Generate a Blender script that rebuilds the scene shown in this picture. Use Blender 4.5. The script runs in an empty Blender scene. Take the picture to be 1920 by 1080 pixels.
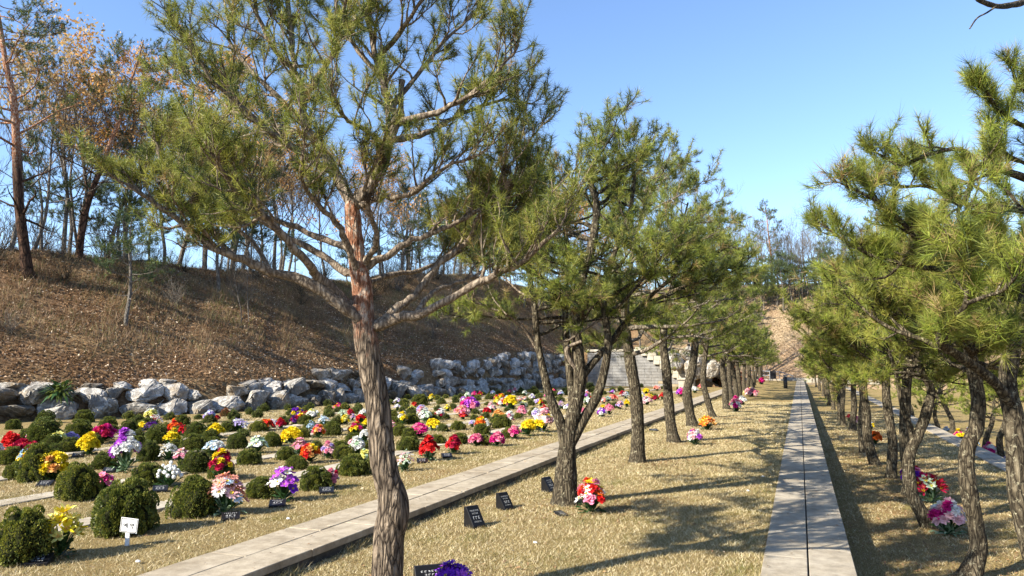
import bpy, bmesh, math, random
import numpy as np
from mathutils import Vector, Matrix, noise
rad = math.radians
random.seed(7)
RNG = np.random.default_rng(11)
scn = bpy.context.scene
COL = scn.collection

# ---------------------------------------------------------------- camera, sky, sun, exposure
EYE = Vector((0.0, 0.0, 1.6))
YAW, PITCH, FPX = rad(21.14), rad(5.89), 1387.0
cam_data = bpy.data.cameras.new("camera")
cam = bpy.data.objects.new("camera", cam_data)
COL.objects.link(cam)
cam.location = EYE
cam.rotation_euler = (math.pi / 2 + PITCH, 0, YAW)
cam_data.sensor_width = 36
cam_data.lens = 36 * FPX / 1920
cam_data.clip_start = 0.05
cam_data.clip_end = 2000
scn.camera = cam
SUN_EL, SUN_AZ = rad(32), rad(216)          # azimuth of the sun clockwise from +Y
world = bpy.data.worlds.new("World")
scn.world = world
world.use_nodes = True
wn = world.node_tree
for n in list(wn.nodes): wn.nodes.remove(n)
sky = wn.nodes.new('ShaderNodeTexSky'); sky.sky_type = 'NISHITA'; sky.sun_disc = False
sky.sun_elevation = SUN_EL; sky.sun_rotation = SUN_AZ
sky.air_density = 1.0; sky.dust_density = 0.3; sky.ozone_density = 3.2
bg = wn.nodes.new('ShaderNodeBackground'); bg.inputs[1].default_value = 0.108
wo = wn.nodes.new('ShaderNodeOutputWorld')
tint = wn.nodes.new('ShaderNodeMix'); tint.data_type = 'RGBA'; tint.blend_type = 'MULTIPLY'; tint.inputs[0].default_value = 1.0; tint.inputs[7].default_value = (0.93, 0.955, 1.03, 1)
wn.links.new(sky.outputs[0], tint.inputs[6]); wn.links.new(tint.outputs[2], bg.inputs[0]); wn.links.new(bg.outputs[0], wo.inputs[0])
sd = bpy.data.lights.new("sun", 'SUN'); sd.energy = 5.0; sd.angle = rad(0.5); sd.color = (1.0, 0.93, 0.80)
sun = bpy.data.objects.new("sun", sd); COL.objects.link(sun)
sv = Vector((math.sin(SUN_AZ) * math.cos(SUN_EL), math.cos(SUN_AZ) * math.cos(SUN_EL), math.sin(SUN_EL)))
sun.rotation_euler = sv.to_track_quat('Z', 'Y').to_euler()
sun.location = (-10, -10, 30)
scn.view_settings.view_transform = 'Standard'
scn.view_settings.look = 'None'
scn.view_settings.gamma = 1
scn.view_settings.exposure = 1.42

# ---------------------------------------------------------------- placing by reading the photo
CR = Matrix.Rotation(YAW, 3, 'Z') @ Matrix.Rotation(math.pi / 2 + PITCH, 3, 'X')
def ray(px, py): return CR @ Vector(((px - 960) / FPX, -(py - 540) / FPX, -1))
def gz(px, py, z):
    d = ray(px, py); return EYE + d * ((z - EYE.z) / d.z)
def gX(px, py, X):
    d = ray(px, py); return EYE + d * ((X - EYE.x) / d.x)
FW = Vector((-math.sin(YAW), math.cos(YAW), 0))      # horizontal viewing direction
def gD(px, py, D):                                   # D metres along the horizontal viewing direction
    d = ray(px, py); return EYE + d * (D / d.dot(FW))
def depth(p): return (Vector(p) - EYE).dot(FW)

# ---------------------------------------------------------------- terrain height
def nz(x, y, f, s=0.0):
    return (np.sin(x * f + 1.3 + s) * np.cos(y * f * 0.83 + 0.7 * s) + 0.5 * np.sin(x * f * 2.3 + y * f * 1.7 + s * 2)
            + 0.25 * np.sin(x * f * 4.9 - y * f * 4.1 + s * 3)) / 1.75
WY = [-20, 8, 14, 17, 20, 27, 34, 44, 52, 80, 200]
WX = [-24, -21, -19.6, -18.0, -16.9, -16.6, -15.6, -15.4, -15.2, -15.0, -15.0]
def xwall(Y): return np.interp(Y, WY, WX)
def hwall(Y): return np.interp(Y, [0, 20, 30, 44], [0.95, 1.0, 1.5, 2.3])
def H(X, Y):
    X = np.asarray(X, float); Y = np.asarray(Y, float)
    base = np.where(X < -4.1, 0.05, np.where(X < 0.0, -0.05, np.where(X < 3.7, -0.43, -0.82)))
    s = xwall(Y) - X
    ridge = 8.6
    zl = 0.05 + hwall(Y) * np.clip(s / 0.8, 0, 1) + 0.60 * np.clip(s - 0.8, 0, ridge) * (1 - 0.012 * np.clip(s, 0, 10)) + 0.02 * np.clip(s - ridge, 0, 6) \
        - 0.10 * np.clip(s - ridge - 6, 0, 60) + np.clip(s / 3, 0, 1) * 0.22 * nz(X, Y, 0.6) + np.clip(s / 3, 0, 1) * 0.5 * nz(X, Y, 0.13, 2)
    zl = zl + 2.2 * np.clip((Y - 38) / 22, 0, 1) * np.clip((s - 2) / 7, 0, 1)
    zl = np.where(s > 0, zl, -5)
    zt = np.where((Y > 51.3) & (X < -5.4), 2.5 * np.clip((-5.4 - X) / 2.4, 0, 1), -5)
    zf = 0.5 * np.clip(Y - 79 - 0.02 * X, 0, 24) + 0.08 * np.clip(Y - 103, 0, 40) + np.clip((Y - 79) / 8, 0, 1) * 0.35 * nz(X, Y, 0.35, 4)
    zf = np.where(Y > 79, zf - 0.03, -5)
    zr = np.where(X > 13, -0.8 + 0.42 * np.clip(X - 13, 0, 17) + np.clip((X - 13) / 4, 0, 1) * 0.3 * nz(X, Y, 0.4, 5), -5)
    return np.maximum.reduce([base, zl, zt, zf, zr])
def h1(x, y): return float(H(x, y))
def hit(px, py, t0=4.0, t1=220.0):
    d = ray(px, py)
    t = np.arange(t0, t1, 0.1)
    X, Y, Z = EYE.x + d.x * t, EYE.y + d.y * t, EYE.z + d.z * t
    k = np.nonzero(Z < H(X, Y))[0]
    if len(k) == 0: return None
    k = k[0]; return Vector((X[k], Y[k], float(H(X[k], Y[k]))))

# ---------------------------------------------------------------- object helpers
def tag(o, label=None, cat=None, group=None, kind=None):
    if label: o['label'] = label
    if cat: o['category'] = cat
    if group: o['group'] = group
    if kind: o['kind'] = kind
    return o
def empty(name, loc, rz=0, sc=1.0):
    o = bpy.data.objects.new(name, None); COL.objects.link(o)
    o.location = loc; o.rotation_euler = (0, 0, rz); o.scale = (sc, sc, sc)
    o.empty_display_size = 0.2
    return o
def link(name, me, parent=None, loc=None):
    o = bpy.data.objects.new(name, me); COL.objects.link(o)
    if parent: o.parent = parent
    if loc is not None: o.location = loc
    return o
def mesh_np(name, V, faces, mats, midx=None, smooth=False):
    """faces: list of int arrays (N,k)"""
    me = bpy.data.meshes.new(name)
    V = np.asarray(V, np.float32).reshape(-1, 3)
    fl = [np.asarray(f, np.int32) for f in faces if len(f)]
    me.vertices.add(len(V)); me.vertices.foreach_set('co', V.ravel())
    loops = np.concatenate([f.ravel() for f in fl])
    tot = np.concatenate([np.full(len(f), f.shape[1], np.int32) for f in fl])
    start = np.concatenate([[0], np.cumsum(tot)[:-1]]).astype(np.int32)
    me.loops.add(len(loops)); me.loops.foreach_set('vertex_index', loops)
    me.polygons.add(len(tot)); me.polygons.foreach_set('loop_start', start); me.polygons.foreach_set('loop_total', tot)
    if midx is not None: me.polygons.foreach_set('material_index', np.asarray(midx, np.int32))
    me.polygons.foreach_set('use_smooth', np.full(len(tot), smooth))
    for m in mats: me.materials.append(m)
    me.update(calc_edges=True)
    return me
def bm_mesh(name, bm, mats, smooth=False):
    me = bpy.data.meshes.new(name)
    bmesh.ops.recalc_face_normals(bm, faces=bm.faces)
    for f in bm.faces: f.smooth = smooth
    bm.to_mesh(me); bm.free()
    for m in mats: me.materials.append(m)
    return me
def bm_box(bm, lo, hi, mi=0, bevel=0.0):
    r = bmesh.ops.create_cube(bm, size=1.0)
    vs = r['verts']
    for v in vs:
        v.co = Vector([lo[i] + (v.co[i] + 0.5) * (hi[i] - lo[i]) for i in range(3)])
    fs = list({f for v in vs for f in v.link_faces})
    for f in fs: f.material_index = mi
    if bevel > 0:
        es = list({e for v in vs for e in v.link_edges})
        bmesh.ops.bevel(bm, geom=es, offset=bevel, segments=1, affect='EDGES')
    return vs

# ---------------------------------------------------------------- materials
def new_mat(name):
    m = bpy.data.materials.new(name); m.use_nodes = True
    nt = m.node_tree
    for n in list(nt.nodes): nt.nodes.remove(n)
    out = nt.nodes.new('ShaderNodeOutputMaterial')
    return m, nt, out
def N(nt, t, **kw):
    n = nt.nodes.new(t)
    for k, v in kw.items():
        if k.startswith('i_'): n.inputs[k[2:].replace('_', ' ')].default_value = v
        else: setattr(n, k, v)
    return n
def ramp(nt, src, stops):
    r = nt.nodes.new('ShaderNodeValToRGB')
    e = r.color_ramp.elements
    while len(e) > 1: e.remove(e[0])
    e[0].position = stops[0][0]; e[0].color = (*stops[0][1], 1)
    for p, c in stops[1:]:
        x = e.new(p); x.color = (*c, 1)
    nt.links.new(src, r.inputs[0]); return r
def coords(nt, scale=(1, 1, 1), world_space=False):
    if world_space:
        g = nt.nodes.new('ShaderNodeNewGeometry'); src = g.outputs['Position']
    else:
        g = nt.nodes.new('ShaderNodeTexCoord'); src = g.outputs['Object']
    mp = nt.nodes.new('ShaderNodeMapping'); mp.inputs['Scale'].default_value = scale
    nt.links.new(src, mp.inputs[0]); return mp.outputs[0]
def noise_n(nt, vec, sc, det=5, rough=0.6):
    n = N(nt, 'ShaderNodeTexNoise'); n.inputs['Scale'].default_value = sc
    n.inputs['Detail'].default_value = det; n.inputs['Roughness'].default_value = rough
    nt.links.new(vec, n.inputs['Vector']); return n.outputs['Fac']
def mixc(nt, a, b, f, mode='MIX'):
    m = nt.nodes.new('ShaderNodeMix'); m.data_type = 'RGBA'; m.blend_type = mode
    for s, k in ((a, 6), (b, 7)):
        if isinstance(s, tuple): m.inputs[k].default_value = (*s, 1)
        else: nt.links.new(s, m.inputs[k])
    if isinstance(f, float): m.inputs[0].default_value = f
    else: nt.links.new(f, m.inputs[0])
    return m.outputs[2]
def principled(nt, out, col, rough=0.85, bump=None, bdist=0.01, bstr=1.0, spec=0.3):
    p = nt.nodes.new('ShaderNodeBsdfPrincipled')
    if isinstance(col, tuple): p.inputs['Base Color'].default_value = (*col, 1)
    else: nt.links.new(col, p.inputs['Base Color'])
    p.inputs['Roughness'].default_value = rough
    p.inputs['Specular IOR Level'].default_value = spec
    if bump is not None:
        b = nt.nodes.new('ShaderNodeBump'); b.inputs['Distance'].default_value = bdist; b.inputs['Strength'].default_value = bstr
        nt.links.new(bump, b.inputs['Height']); nt.links.new(b.outputs[0], p.inputs['Normal'])
    nt.links.new(p.outputs[0], out.inputs[0]); return p
def leaf_mat(name, c1, c2, trans=0.35, sc=6.0, rough=0.5, spec=0.25):
    m, nt, out = new_mat(name)
    v = coords(nt, (1, 1, 1), True)
    r = ramp(nt, noise_n(nt, v, sc, 3), [(0.35, c1), (0.65, c2)])
    p = N(nt, 'ShaderNodeBsdfPrincipled'); nt.links.new(r.outputs[0], p.inputs['Base Color'])
    p.inputs['Roughness'].default_value = rough; p.inputs['Specular IOR Level'].default_value = spec
    t = N(nt, 'ShaderNodeBsdfTranslucent'); nt.links.new(r.outputs[0], t.inputs[0])
    ms = N(nt, 'ShaderNodeMixShader'); ms.inputs[0].default_value = trans
    nt.links.new(p.outputs[0], ms.inputs[1]); nt.links.new(t.outputs[0], ms.inputs[2])
    nt.links.new(ms.outputs[0], out.inputs[0]); return m
def flat_mat(name, c, rough=0.6, spec=0.3):
    m, nt, out = new_mat(name)
    v = coords(nt)
    f = noise_n(nt, v, 25, 3)
    col = mixc(nt, tuple(x * 0.8 for x in c), tuple(min(1, x * 1.12) for x in c), f)
    principled(nt, out, col, rough, spec=spec); return m

def make_ground_mat():
    m, nt, out = new_mat("hill_soil")
    v = coords(nt, (1, 1, 1), True)
    a = ramp(nt, noise_n(nt, v, 9, 8, 0.75), [(0.30, (0.055, 0.036, 0.022)), (0.5, (0.21, 0.14, 0.085)), (0.62, (0.36, 0.26, 0.16)), (0.75, (0.52, 0.41, 0.28))])
    b = ramp(nt, noise_n(nt, v, 0.35, 5), [(0.42, (0.75, 0.62, 0.5)), (0.62, (1.0, 1.0, 0.8))])
    c = mixc(nt, a.outputs[0], b.outputs[0], 0.8, 'MULTIPLY')
    principled(nt, out, c, 0.95, noise_n(nt, v, 14, 8, 0.8), 0.08, 1.0, 0.1); return m
def make_far_mat():
    m, nt, out = new_mat("litter_slope")
    v = coords(nt, (1, 1, 1), True)
    a = ramp(nt, noise_n(nt, v, 5, 8, 0.75), [(0.30, (0.15, 0.10, 0.06)), (0.5, (0.32, 0.235, 0.15)), (0.7, (0.46, 0.36, 0.24))])
    b = ramp(nt, noise_n(nt, v, 0.22, 4), [(0.42, (0.72, 0.62, 0.55)), (0.6, (1.0, 1.0, 0.9))])
    c = mixc(nt, a.outputs[0], b.outputs[0], 0.7, 'MULTIPLY')
    principled(nt, out, c, 0.95, noise_n(nt, v, 8, 8, 0.8), 0.05, 1.0, 0.1); return m
def make_lawn_mat():
    m, nt, out = new_mat("dry_lawn")
    v = coords(nt, (1, 1, 1), True)
    a = ramp(nt, noise_n(nt, v, 60, 6, 0.8), [(0.32, (0.085, 0.062, 0.028)), (0.5, (0.26, 0.19, 0.085)), (0.68, (0.50, 0.39, 0.20))])
    big = noise_n(nt, v, 0.9, 5, 0.65)
    b = ramp(nt, big, [(0.36, (0.62, 0.66, 0.36)), (0.47, (0.95, 0.95, 0.85)), (0.6, (1, 0.97, 0.9)), (0.72, (0.86, 0.68, 0.58))])
    c = mixc(nt, a.outputs[0], b.outputs[0], 0.85, 'MULTIPLY')
    principled(nt, out, c, 0.95, noise_n(nt, v, 90, 6, 0.8), 0.02, 1.0, 0.1); return m
def make_concrete(name, c1, c2, sc=7.0):
    m, nt, out = new_mat(name)
    v = coords(nt, (1, 1, 1), True)
    a = ramp(nt, noise_n(nt, v, sc, 9, 0.72), [(0.3, c1), (0.62, c2)])
    st = ramp(nt, noise_n(nt, v, 1.6, 6, 0.7), [(0.35, (0.66, 0.62, 0.56)), (0.55, (1, 1, 1))])
    c = mixc(nt, a.outputs[0], st.outputs[0], 0.7, 'MULTIPLY')
    sp = ramp(nt, noise_n(nt, v, 160, 3, 0.6), [(0.33, (0.72, 0.72, 0.70)), (0.5, (1, 1, 1))])
    c = mixc(nt, c, sp.outputs[0], 0.8, 'MULTIPLY')
    principled(nt, out, c, 0.9, noise_n(nt, v, 120, 5, 0.7), 0.004, 0.8, 0.2); return m
def make_bark(name, dark, mid, light, zs=0.28, sc=16.0, orange=None, z0=1.7, z1=2.0, dist=0.02, lichen=None):
    m, nt, out = new_mat(name)
    v = coords(nt, (1, 1, zs))
    wob = N(nt, 'ShaderNodeTexNoise'); wob.inputs['Scale'].default_value = 9; nt.links.new(v, wob.inputs['Vector'])
    vm = N(nt, 'ShaderNodeVectorMath', operation='MULTIPLY_ADD')
    nt.links.new(wob.outputs['Color'], vm.inputs[0]); vm.inputs[1].default_value = (0.11, 0.11, 0.11); nt.links.new(v, vm.inputs[2])
    vo = N(nt, 'ShaderNodeTexVoronoi', feature='DISTANCE_TO_EDGE'); vo.inputs['Scale'].default_value = sc
    nt.links.new(vm.outputs[0], vo.inputs['Vector'])
    vo2 = N(nt, 'ShaderNodeTexVoronoi', feature='DISTANCE_TO_EDGE'); vo2.inputs['Scale'].default_value = sc * 2.6
    nt.links.new(vm.outputs[0], vo2.inputs['Vector'])
    r = ramp(nt, vo.outputs['Distance'], [(0.0, dark), (0.10, tuple(0.5 * (a + b) for a, b in zip(dark, mid))), (0.28, mid), (0.6, light)])
    fine = noise_n(nt, coords(nt, (1, 1, 0.4)), 60, 6, 0.8)
    f = ramp(nt, fine, [(0.3, (0.5, 0.48, 0.45)), (0.62, (1.12, 1.12, 1.12))])
    c = mixc(nt, r.outputs[0], f.outputs[0], 0.85, 'MULTIPLY')
    if lichen:
        lf = ramp(nt, noise_n(nt, coords(nt, (1, 1, 1)), 22, 6, 0.8), [(0.56, (0, 0, 0)), (0.64, (1, 1, 1))])
        c = mixc(nt, c, lichen, lf.outputs[0])
    if orange:
        tc = N(nt, 'ShaderNodeTexCoord'); sx = N(nt, 'ShaderNodeSeparateXYZ'); nt.links.new(tc.outputs['Object'], sx.inputs[0])
        nn = noise_n(nt, coords(nt, (1, 1, 0.5)), 9, 5, 0.7)
        ad = N(nt, 'ShaderNodeMath', operation='MULTIPLY_ADD'); nt.links.new(nn, ad.inputs[0]); ad.inputs[1].default_value = 1.2
        nt.links.new(sx.outputs[2], ad.inputs[2])
        mr = N(nt, 'ShaderNodeMapRange'); mr.inputs[1].default_value = z0 + 0.6; mr.inputs[2].default_value = z1 + 0.6
        nt.links.new(ad.outputs[0], mr.inputs[0])
        of = ramp(nt, noise_n(nt, coords(nt, (1, 1, 0.5)), 28, 6, 0.75), [(0.40, tuple(0.45 * x for x in orange)), (0.5, orange), (0.54, (0.36, 0.27, 0.20)), (0.7, (0.55, 0.46, 0.38))])
        c = mixc(nt, c, of.outputs[0], mr.outputs[0])
    hh = N(nt, 'ShaderNodeMath', operation='MULTIPLY_ADD'); nt.links.new(vo2.outputs['Distance'], hh.inputs[0]); hh.inputs[1].default_value = 0.35
    mn = N(nt, 'ShaderNodeMath', operation='MINIMUM'); nt.links.new(vo.outputs['Distance'], mn.inputs[0]); mn.inputs[1].default_value = 0.3
    nt.links.new(mn.outputs[0], hh.inputs[2])
    h2 = N(nt, 'ShaderNodeMath', operation='MULTIPLY_ADD'); nt.links.new(fine, h2.inputs[0]); h2.inputs[1].default_value = 0.25; nt.links.new(hh.outputs[0], h2.inputs[2])
    principled(nt, out, c, 0.92, h2.outputs[0], dist * 3, 1.0, 0.15); return m
def make_rock(name, base, vein, rust):
    m, nt, out = new_mat(name)
    v = coords(nt, (1, 1, 1), True)
    a = ramp(nt, noise_n(nt, v, 2.4, 9, 0.7), [(0.30, tuple(0.5 * x for x in base)), (0.5, base), (0.66, vein)])
    w = N(nt, 'ShaderNodeTexWave', wave_type='BANDS'); w.inputs['Scale'].default_value = 1.3; w.inputs['Distortion'].default_value = 9
    w.inputs['Detail'].default_value = 6; w.inputs['Detail Scale'].default_value = 2.2; nt.links.new(v, w.inputs['Vector'])
    wf = ramp(nt, w.outputs['Fac'], [(0.80, (0, 0, 0)), (0.97, (0.8, 0.8, 0.8))])
    c = mixc(nt, a.outputs[0], vein, wf.outputs[0])
    rf = ramp(nt, noise_n(nt, v, 1.1, 6, 0.65), [(0.50, (0, 0, 0)), (0.64, (0.85, 0.85, 0.85))])
    c = mixc(nt, c, rust, rf.outputs[0])
    d = ramp(nt, noise_n(nt, v, 22, 6, 0.75), [(0.3, (0.55, 0.55, 0.55)), (0.6, (1.08, 1.08, 1.08))])
    c = mixc(nt, c, d.outputs[0], 0.9, 'MULTIPLY')
    principled(nt, out, c, 0.88, noise_n(nt, v, 7, 9, 0.75), 0.10, 1.0, 0.2); return m

M = {}
M['soil'] = make_ground_mat(); M['far'] = make_far_mat(); M['lawn'] = make_lawn_mat()
M['slab'] = make_concrete("concrete_slab", (0.25, 0.205, 0.145), (0.43, 0.365, 0.27))
M['slab2'] = make_concrete("concrete_slab_grey", (0.25, 0.215, 0.165), (0.43, 0.375, 0.29))
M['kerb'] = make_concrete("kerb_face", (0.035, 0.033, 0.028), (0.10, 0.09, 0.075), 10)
M['strip'] = make_concrete("field_strip", (0.30, 0.26, 0.19), (0.48, 0.42, 0.33), 9)
M['block'] = make_concrete("block_grey", (0.15, 0.145, 0.135), (0.26, 0.25, 0.235), 3)
M['block2'] = make_concrete("block_cream", (0.30, 0.27, 0.21), (0.46, 0.42, 0.34), 3)
M['block3'] = make_concrete("block_buff", (0.24, 0.19, 0.12), (0.36, 0.30, 0.20), 3)
M['bark1'] = make_bark("bark_furrowed_red_top", (0.022, 0.016, 0.012), (0.25, 0.195, 0.14), (0.48, 0.395, 0.295), 0.17, 34, (0.33, 0.15, 0.085), 1.75, 2.05, 0.012)
M['bark2'] = make_bark("bark_olive_brown", (0.016, 0.012, 0.008), (0.12, 0.098, 0.064), (0.27, 0.225, 0.15), 0.22, 30, None, dist=0.012, lichen=(0.30, 0.27, 0.18))
M['bark3'] = make_bark("bark_pale", (0.05, 0.04, 0.028), (0.24, 0.20, 0.15), (0.40, 0.35, 0.28), 0.35, 26, None, dist=0.008, lichen=(0.40, 0.37, 0.28))
M['barkr'] = make_bark("bark_red_pine", (0.015, 0.009, 0.006), (0.09, 0.05, 0.032), (0.16, 0.09, 0.055), 0.3, 9, (0.30, 0.115, 0.05), 3.0, 4.5, 0.02)
M['barkg'] = make_bark("bark_grey", (0.07, 0.06, 0.05), (0.21, 0.185, 0.155), (0.36, 0.32, 0.28), 0.4, 14, None, dist=0.01)
M['barkb'] = make_bark("bark_bleached_branch", (0.10, 0.075, 0.055), (0.29, 0.235, 0.175), (0.46, 0.39, 0.31), 0.35, 30, None, dist=0.006)
M['ndl_a'] = leaf_mat("needle_yellow_green", (0.24, 0.255, 0.048), (0.40, 0.39, 0.08), 0.4)
M['ndl_b'] = leaf_mat("needle_green", (0.14, 0.175, 0.032), (0.24, 0.26, 0.05), 0.4)
M['ndl_c'] = leaf_mat("needle_dark", (0.035, 0.062, 0.022), (0.065, 0.09, 0.028), 0.25)
M['ndl_d'] = leaf_mat("needle_straw", (0.30, 0.20, 0.08), (0.40, 0.30, 0.14), 0.3)
M['ndl_e'] = leaf_mat("needle_bright", (0.22, 0.29, 0.042), (0.36, 0.41, 0.065), 0.4)
M['ndl_f'] = leaf_mat("needle_far_pine", (0.06, 0.10, 0.045), (0.10, 0.14, 0.06), 0.25)
M['oak'] = leaf_mat("oak_leaf_orange", (0.50, 0.24, 0.07), (0.66, 0.38, 0.13), 0.45, 2)
M['oak2'] = leaf_mat("oak_leaf_tan", (0.36, 0.25, 0.10), (0.50, 0.37, 0.18), 0.45, 2)
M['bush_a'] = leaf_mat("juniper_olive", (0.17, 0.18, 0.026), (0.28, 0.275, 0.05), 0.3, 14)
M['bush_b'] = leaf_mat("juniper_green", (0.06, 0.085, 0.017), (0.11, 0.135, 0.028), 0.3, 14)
M['bush_r'] = leaf_mat("juniper_rusty", (0.16, 0.055, 0.02), (0.26, 0.10, 0.035), 0.15, 14)
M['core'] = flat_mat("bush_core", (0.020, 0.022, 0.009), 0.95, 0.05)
M['gr_a'] = leaf_mat("grass_straw", (0.44, 0.355, 0.19), (0.60, 0.50, 0.29), 0.25, 3)
M['gr_b'] = leaf_mat("grass_tan", (0.22, 0.155, 0.065), (0.32, 0.235, 0.10), 0.25, 3)
M['gr_c'] = leaf_mat("grass_olive", (0.17, 0.16, 0.05), (0.28, 0.25, 0.09), 0.25, 3)
M['gr_d'] = leaf_mat("grass_pale", (0.66, 0.56, 0.35), (0.78, 0.68, 0.46), 0.25, 3)
M['lf_a'] = leaf_mat("litter_rust", (0.26, 0.15, 0.075), (0.36, 0.22, 0.11), 0.25, 3)
M['lf_b'] = leaf_mat("litter_brown", (0.14, 0.085, 0.045), (0.22, 0.14, 0.08), 0.2, 3)
M['lf_c'] = leaf_mat("litter_pale", (0.58, 0.45, 0.31), (0.72, 0.59, 0.43), 0.2, 3)
M['wd_a'] = leaf_mat("weed_brown", (0.19, 0.115, 0.06), (0.31, 0.20, 0.11), 0.3, 0.7)
M['wd_b'] = leaf_mat("weed_straw", (0.33, 0.24, 0.13), (0.45, 0.34, 0.19), 0.3, 0.7)
M['wd_c'] = leaf_mat("weed_olive", (0.09, 0.105, 0.028), (0.16, 0.17, 0.045), 0.3, 0.7)
M['leafg'] = leaf_mat("silk_leaf_green", (0.02, 0.055, 0.018), (0.045, 0.10, 0.03), 0.2, 20)
M['leafp'] = leaf_mat("silk_leaf_pale", (0.20, 0.32, 0.18), (0.34, 0.45, 0.28), 0.2, 20)
M['rock1'] = make_rock("rock_grey", (0.24, 0.22, 0.19), (0.58, 0.54, 0.47), (0.27, 0.20, 0.12))
M['rock2'] = make_rock("rock_pale", (0.36, 0.335, 0.30), (0.68, 0.64, 0.57), (0.34, 0.25, 0.15))
M['rock3'] = make_rock("rock_brown", (0.20, 0.175, 0.14), (0.40, 0.35, 0.28), (0.26, 0.17, 0.09))
M['granite'] = flat_mat("black_granite", (0.010, 0.010, 0.011), 0.3, 0.25)
M['engr'] = flat_mat("engraved_white", (0.62, 0.62, 0.60), 0.7)
M['white'] = flat_mat("painted_white", (0.72, 0.72, 0.70), 0.5)
M['ink'] = flat_mat("black_ink", (0.015, 0.015, 0.018), 0.6)
M['teal'] = flat_mat("teal_board", (0.0, 0.22, 0.20), 0.5)
M['paper'] = flat_mat("white_paper", (0.72, 0.72, 0.75), 0.4)
M['black'] = flat_mat("black_metal", (0.02, 0.02, 0.022), 0.45)
M['steel'] = flat_mat("galvanised_steel", (0.30, 0.32, 0.34), 0.4)
M['cone'] = flat_mat("pine_cone", (0.05, 0.035, 0.025), 0.8)

# ---------------------------------------------------------------- ground sheets
def grid_sheet(name, xs, ys, zf, mats, midx=None):
    X, Y = np.meshgrid(xs, ys, indexing='ij')
    Z = zf(X, Y)
    V = np.stack([X, Y, Z], -1).reshape(-1, 3)
    nx, ny = len(xs), len(ys)
    i = np.arange(nx * ny).reshape(nx, ny)
    F = np.stack([i[:-1, :-1], i[1:, :-1], i[1:, 1:], i[:-1, 1:]], -1).reshape(-1, 4)
    mi = None
    if midx is not None:
        cx = 0.25 * (X[:-1, :-1] + X[1:, :-1] + X[1:, 1:] + X[:-1, 1:]); cy = 0.25 * (Y[:-1, :-1] + Y[1:, :-1] + Y[1:, 1:] + Y[:-1, 1:])
        mi = midx(cx, cy).ravel().astype(int)
    me = mesh_np(name, V, [F], mats, mi, True)
    return link(name, me)
xs = np.concatenate([np.linspace(-700, -70, 12), np.arange(-66, -34, 2.0), np.arange(-34, -13, 0.3), np.arange(-13, -4.2, 1.0), [-4.11, -4.09, -3, -1.5, -0.01, 0.01, 1.5, 3.0, 3.69, 3.71],
                     np.arange(5, 40, 1.5), np.linspace(44, 700, 14)])
ys = np.concatenate([np.linspace(-400, -20, 8), np.arange(-16, 10, 2.0), np.arange(10, 51.2, 0.5), [51.29, 51.31], np.arange(52, 79, 1.0), np.arange(79.1, 106, 0.6), np.arange(108, 160, 4), np.linspace(170, 900, 10)])
def gm(cx, cy): return np.where((cy > 76) & (cx > -14), 1, 0)
tag(grid_sheet("ground", xs, ys, H, [M['soil'], M['far']], gm), "brown leaf littered ground and hillside around the terraces", kind='structure')
def lawn_sheet(x0, x1, y0, y1, z, amp=0.012, left_curve=False):
    xs = np.linspace(x0, x1, max(4, int((x1 - x0) / 0.35))); ys = np.arange(y0, y1, 0.5)
    return tag(grid_sheet("lawn", xs, ys, lambda X, Y: z + amp * nz(X, Y, 1.9) , [M['lawn']]), kind='structure')
Z_L, Z_T, Z_R, Z_LL = 0.085, -0.02, -0.37, -0.74
lawn_sheet(-22, -4.46, -4, 51.3, Z_L, 0.012)
lawn_sheet(-5.4, -3.76, 51.35, 79.4, 0.02, 0.01)
lawn_sheet(-3.755, -0.33, -4, 79.4, Z_T, 0.012)
lawn_sheet(0.36, 3.46, -4, 79.4, Z_R, 0.012)
lawn_sheet(3.94, 16, -4, 79.4, Z_LL, 0.012)

# ---------------------------------------------------------------- walkways of paired slabs
def walkway(name, xa, xb, z, y0, y1, drop, mat, label, L=0.98):
    bm = bmesh.new(); rnd = random.Random(name + str(xa))
    w = (xb - xa) / 2
    for k in range(2):
        y = y0 + (0.0 if k == 0 else 0.37)
        while y < y1:
            g = 0.004; gx = 0.006
            dz = rnd.uniform(-0.003, 0.003)
            lo = (xa + k * w + (gx if k == 1 else 0), y + g, z - 0.06 + dz)
            hi = (xa + (k + 1) * w - (gx if k == 0 else 0), min(y + L - g, y1), z + dz)
            bm_box(bm, lo, hi, 0, 0.005)
            y += L
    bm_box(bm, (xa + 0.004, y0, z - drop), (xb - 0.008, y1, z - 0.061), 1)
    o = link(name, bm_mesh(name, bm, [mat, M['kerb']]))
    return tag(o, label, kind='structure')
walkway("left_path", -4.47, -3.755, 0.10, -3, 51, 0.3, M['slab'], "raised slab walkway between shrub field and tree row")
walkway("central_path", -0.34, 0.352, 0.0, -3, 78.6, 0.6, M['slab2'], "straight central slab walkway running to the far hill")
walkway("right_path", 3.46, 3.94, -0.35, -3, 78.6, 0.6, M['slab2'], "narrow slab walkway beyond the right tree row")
bm = bmesh.new(); rnd = random.Random(3)
for X in (-6.42, -8.15, -9.9, -11.65, -13.4):
    y = 1.0
    while y < 47:
        bm_box(bm, (X - 0.16 + rnd.uniform(-.015, .015), y, 0.02), (X + 0.16 + rnd.uniform(-.015, .015), y + 0.86, 0.108 + rnd.uniform(-.004, .004)), 0, 0.006)
        y += 0.9
tag(link("shrub_field_path", bm_mesh("shrub_field_path", bm, [M['strip']])), "narrow slab strips between the shrub rows", kind='structure')

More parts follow.
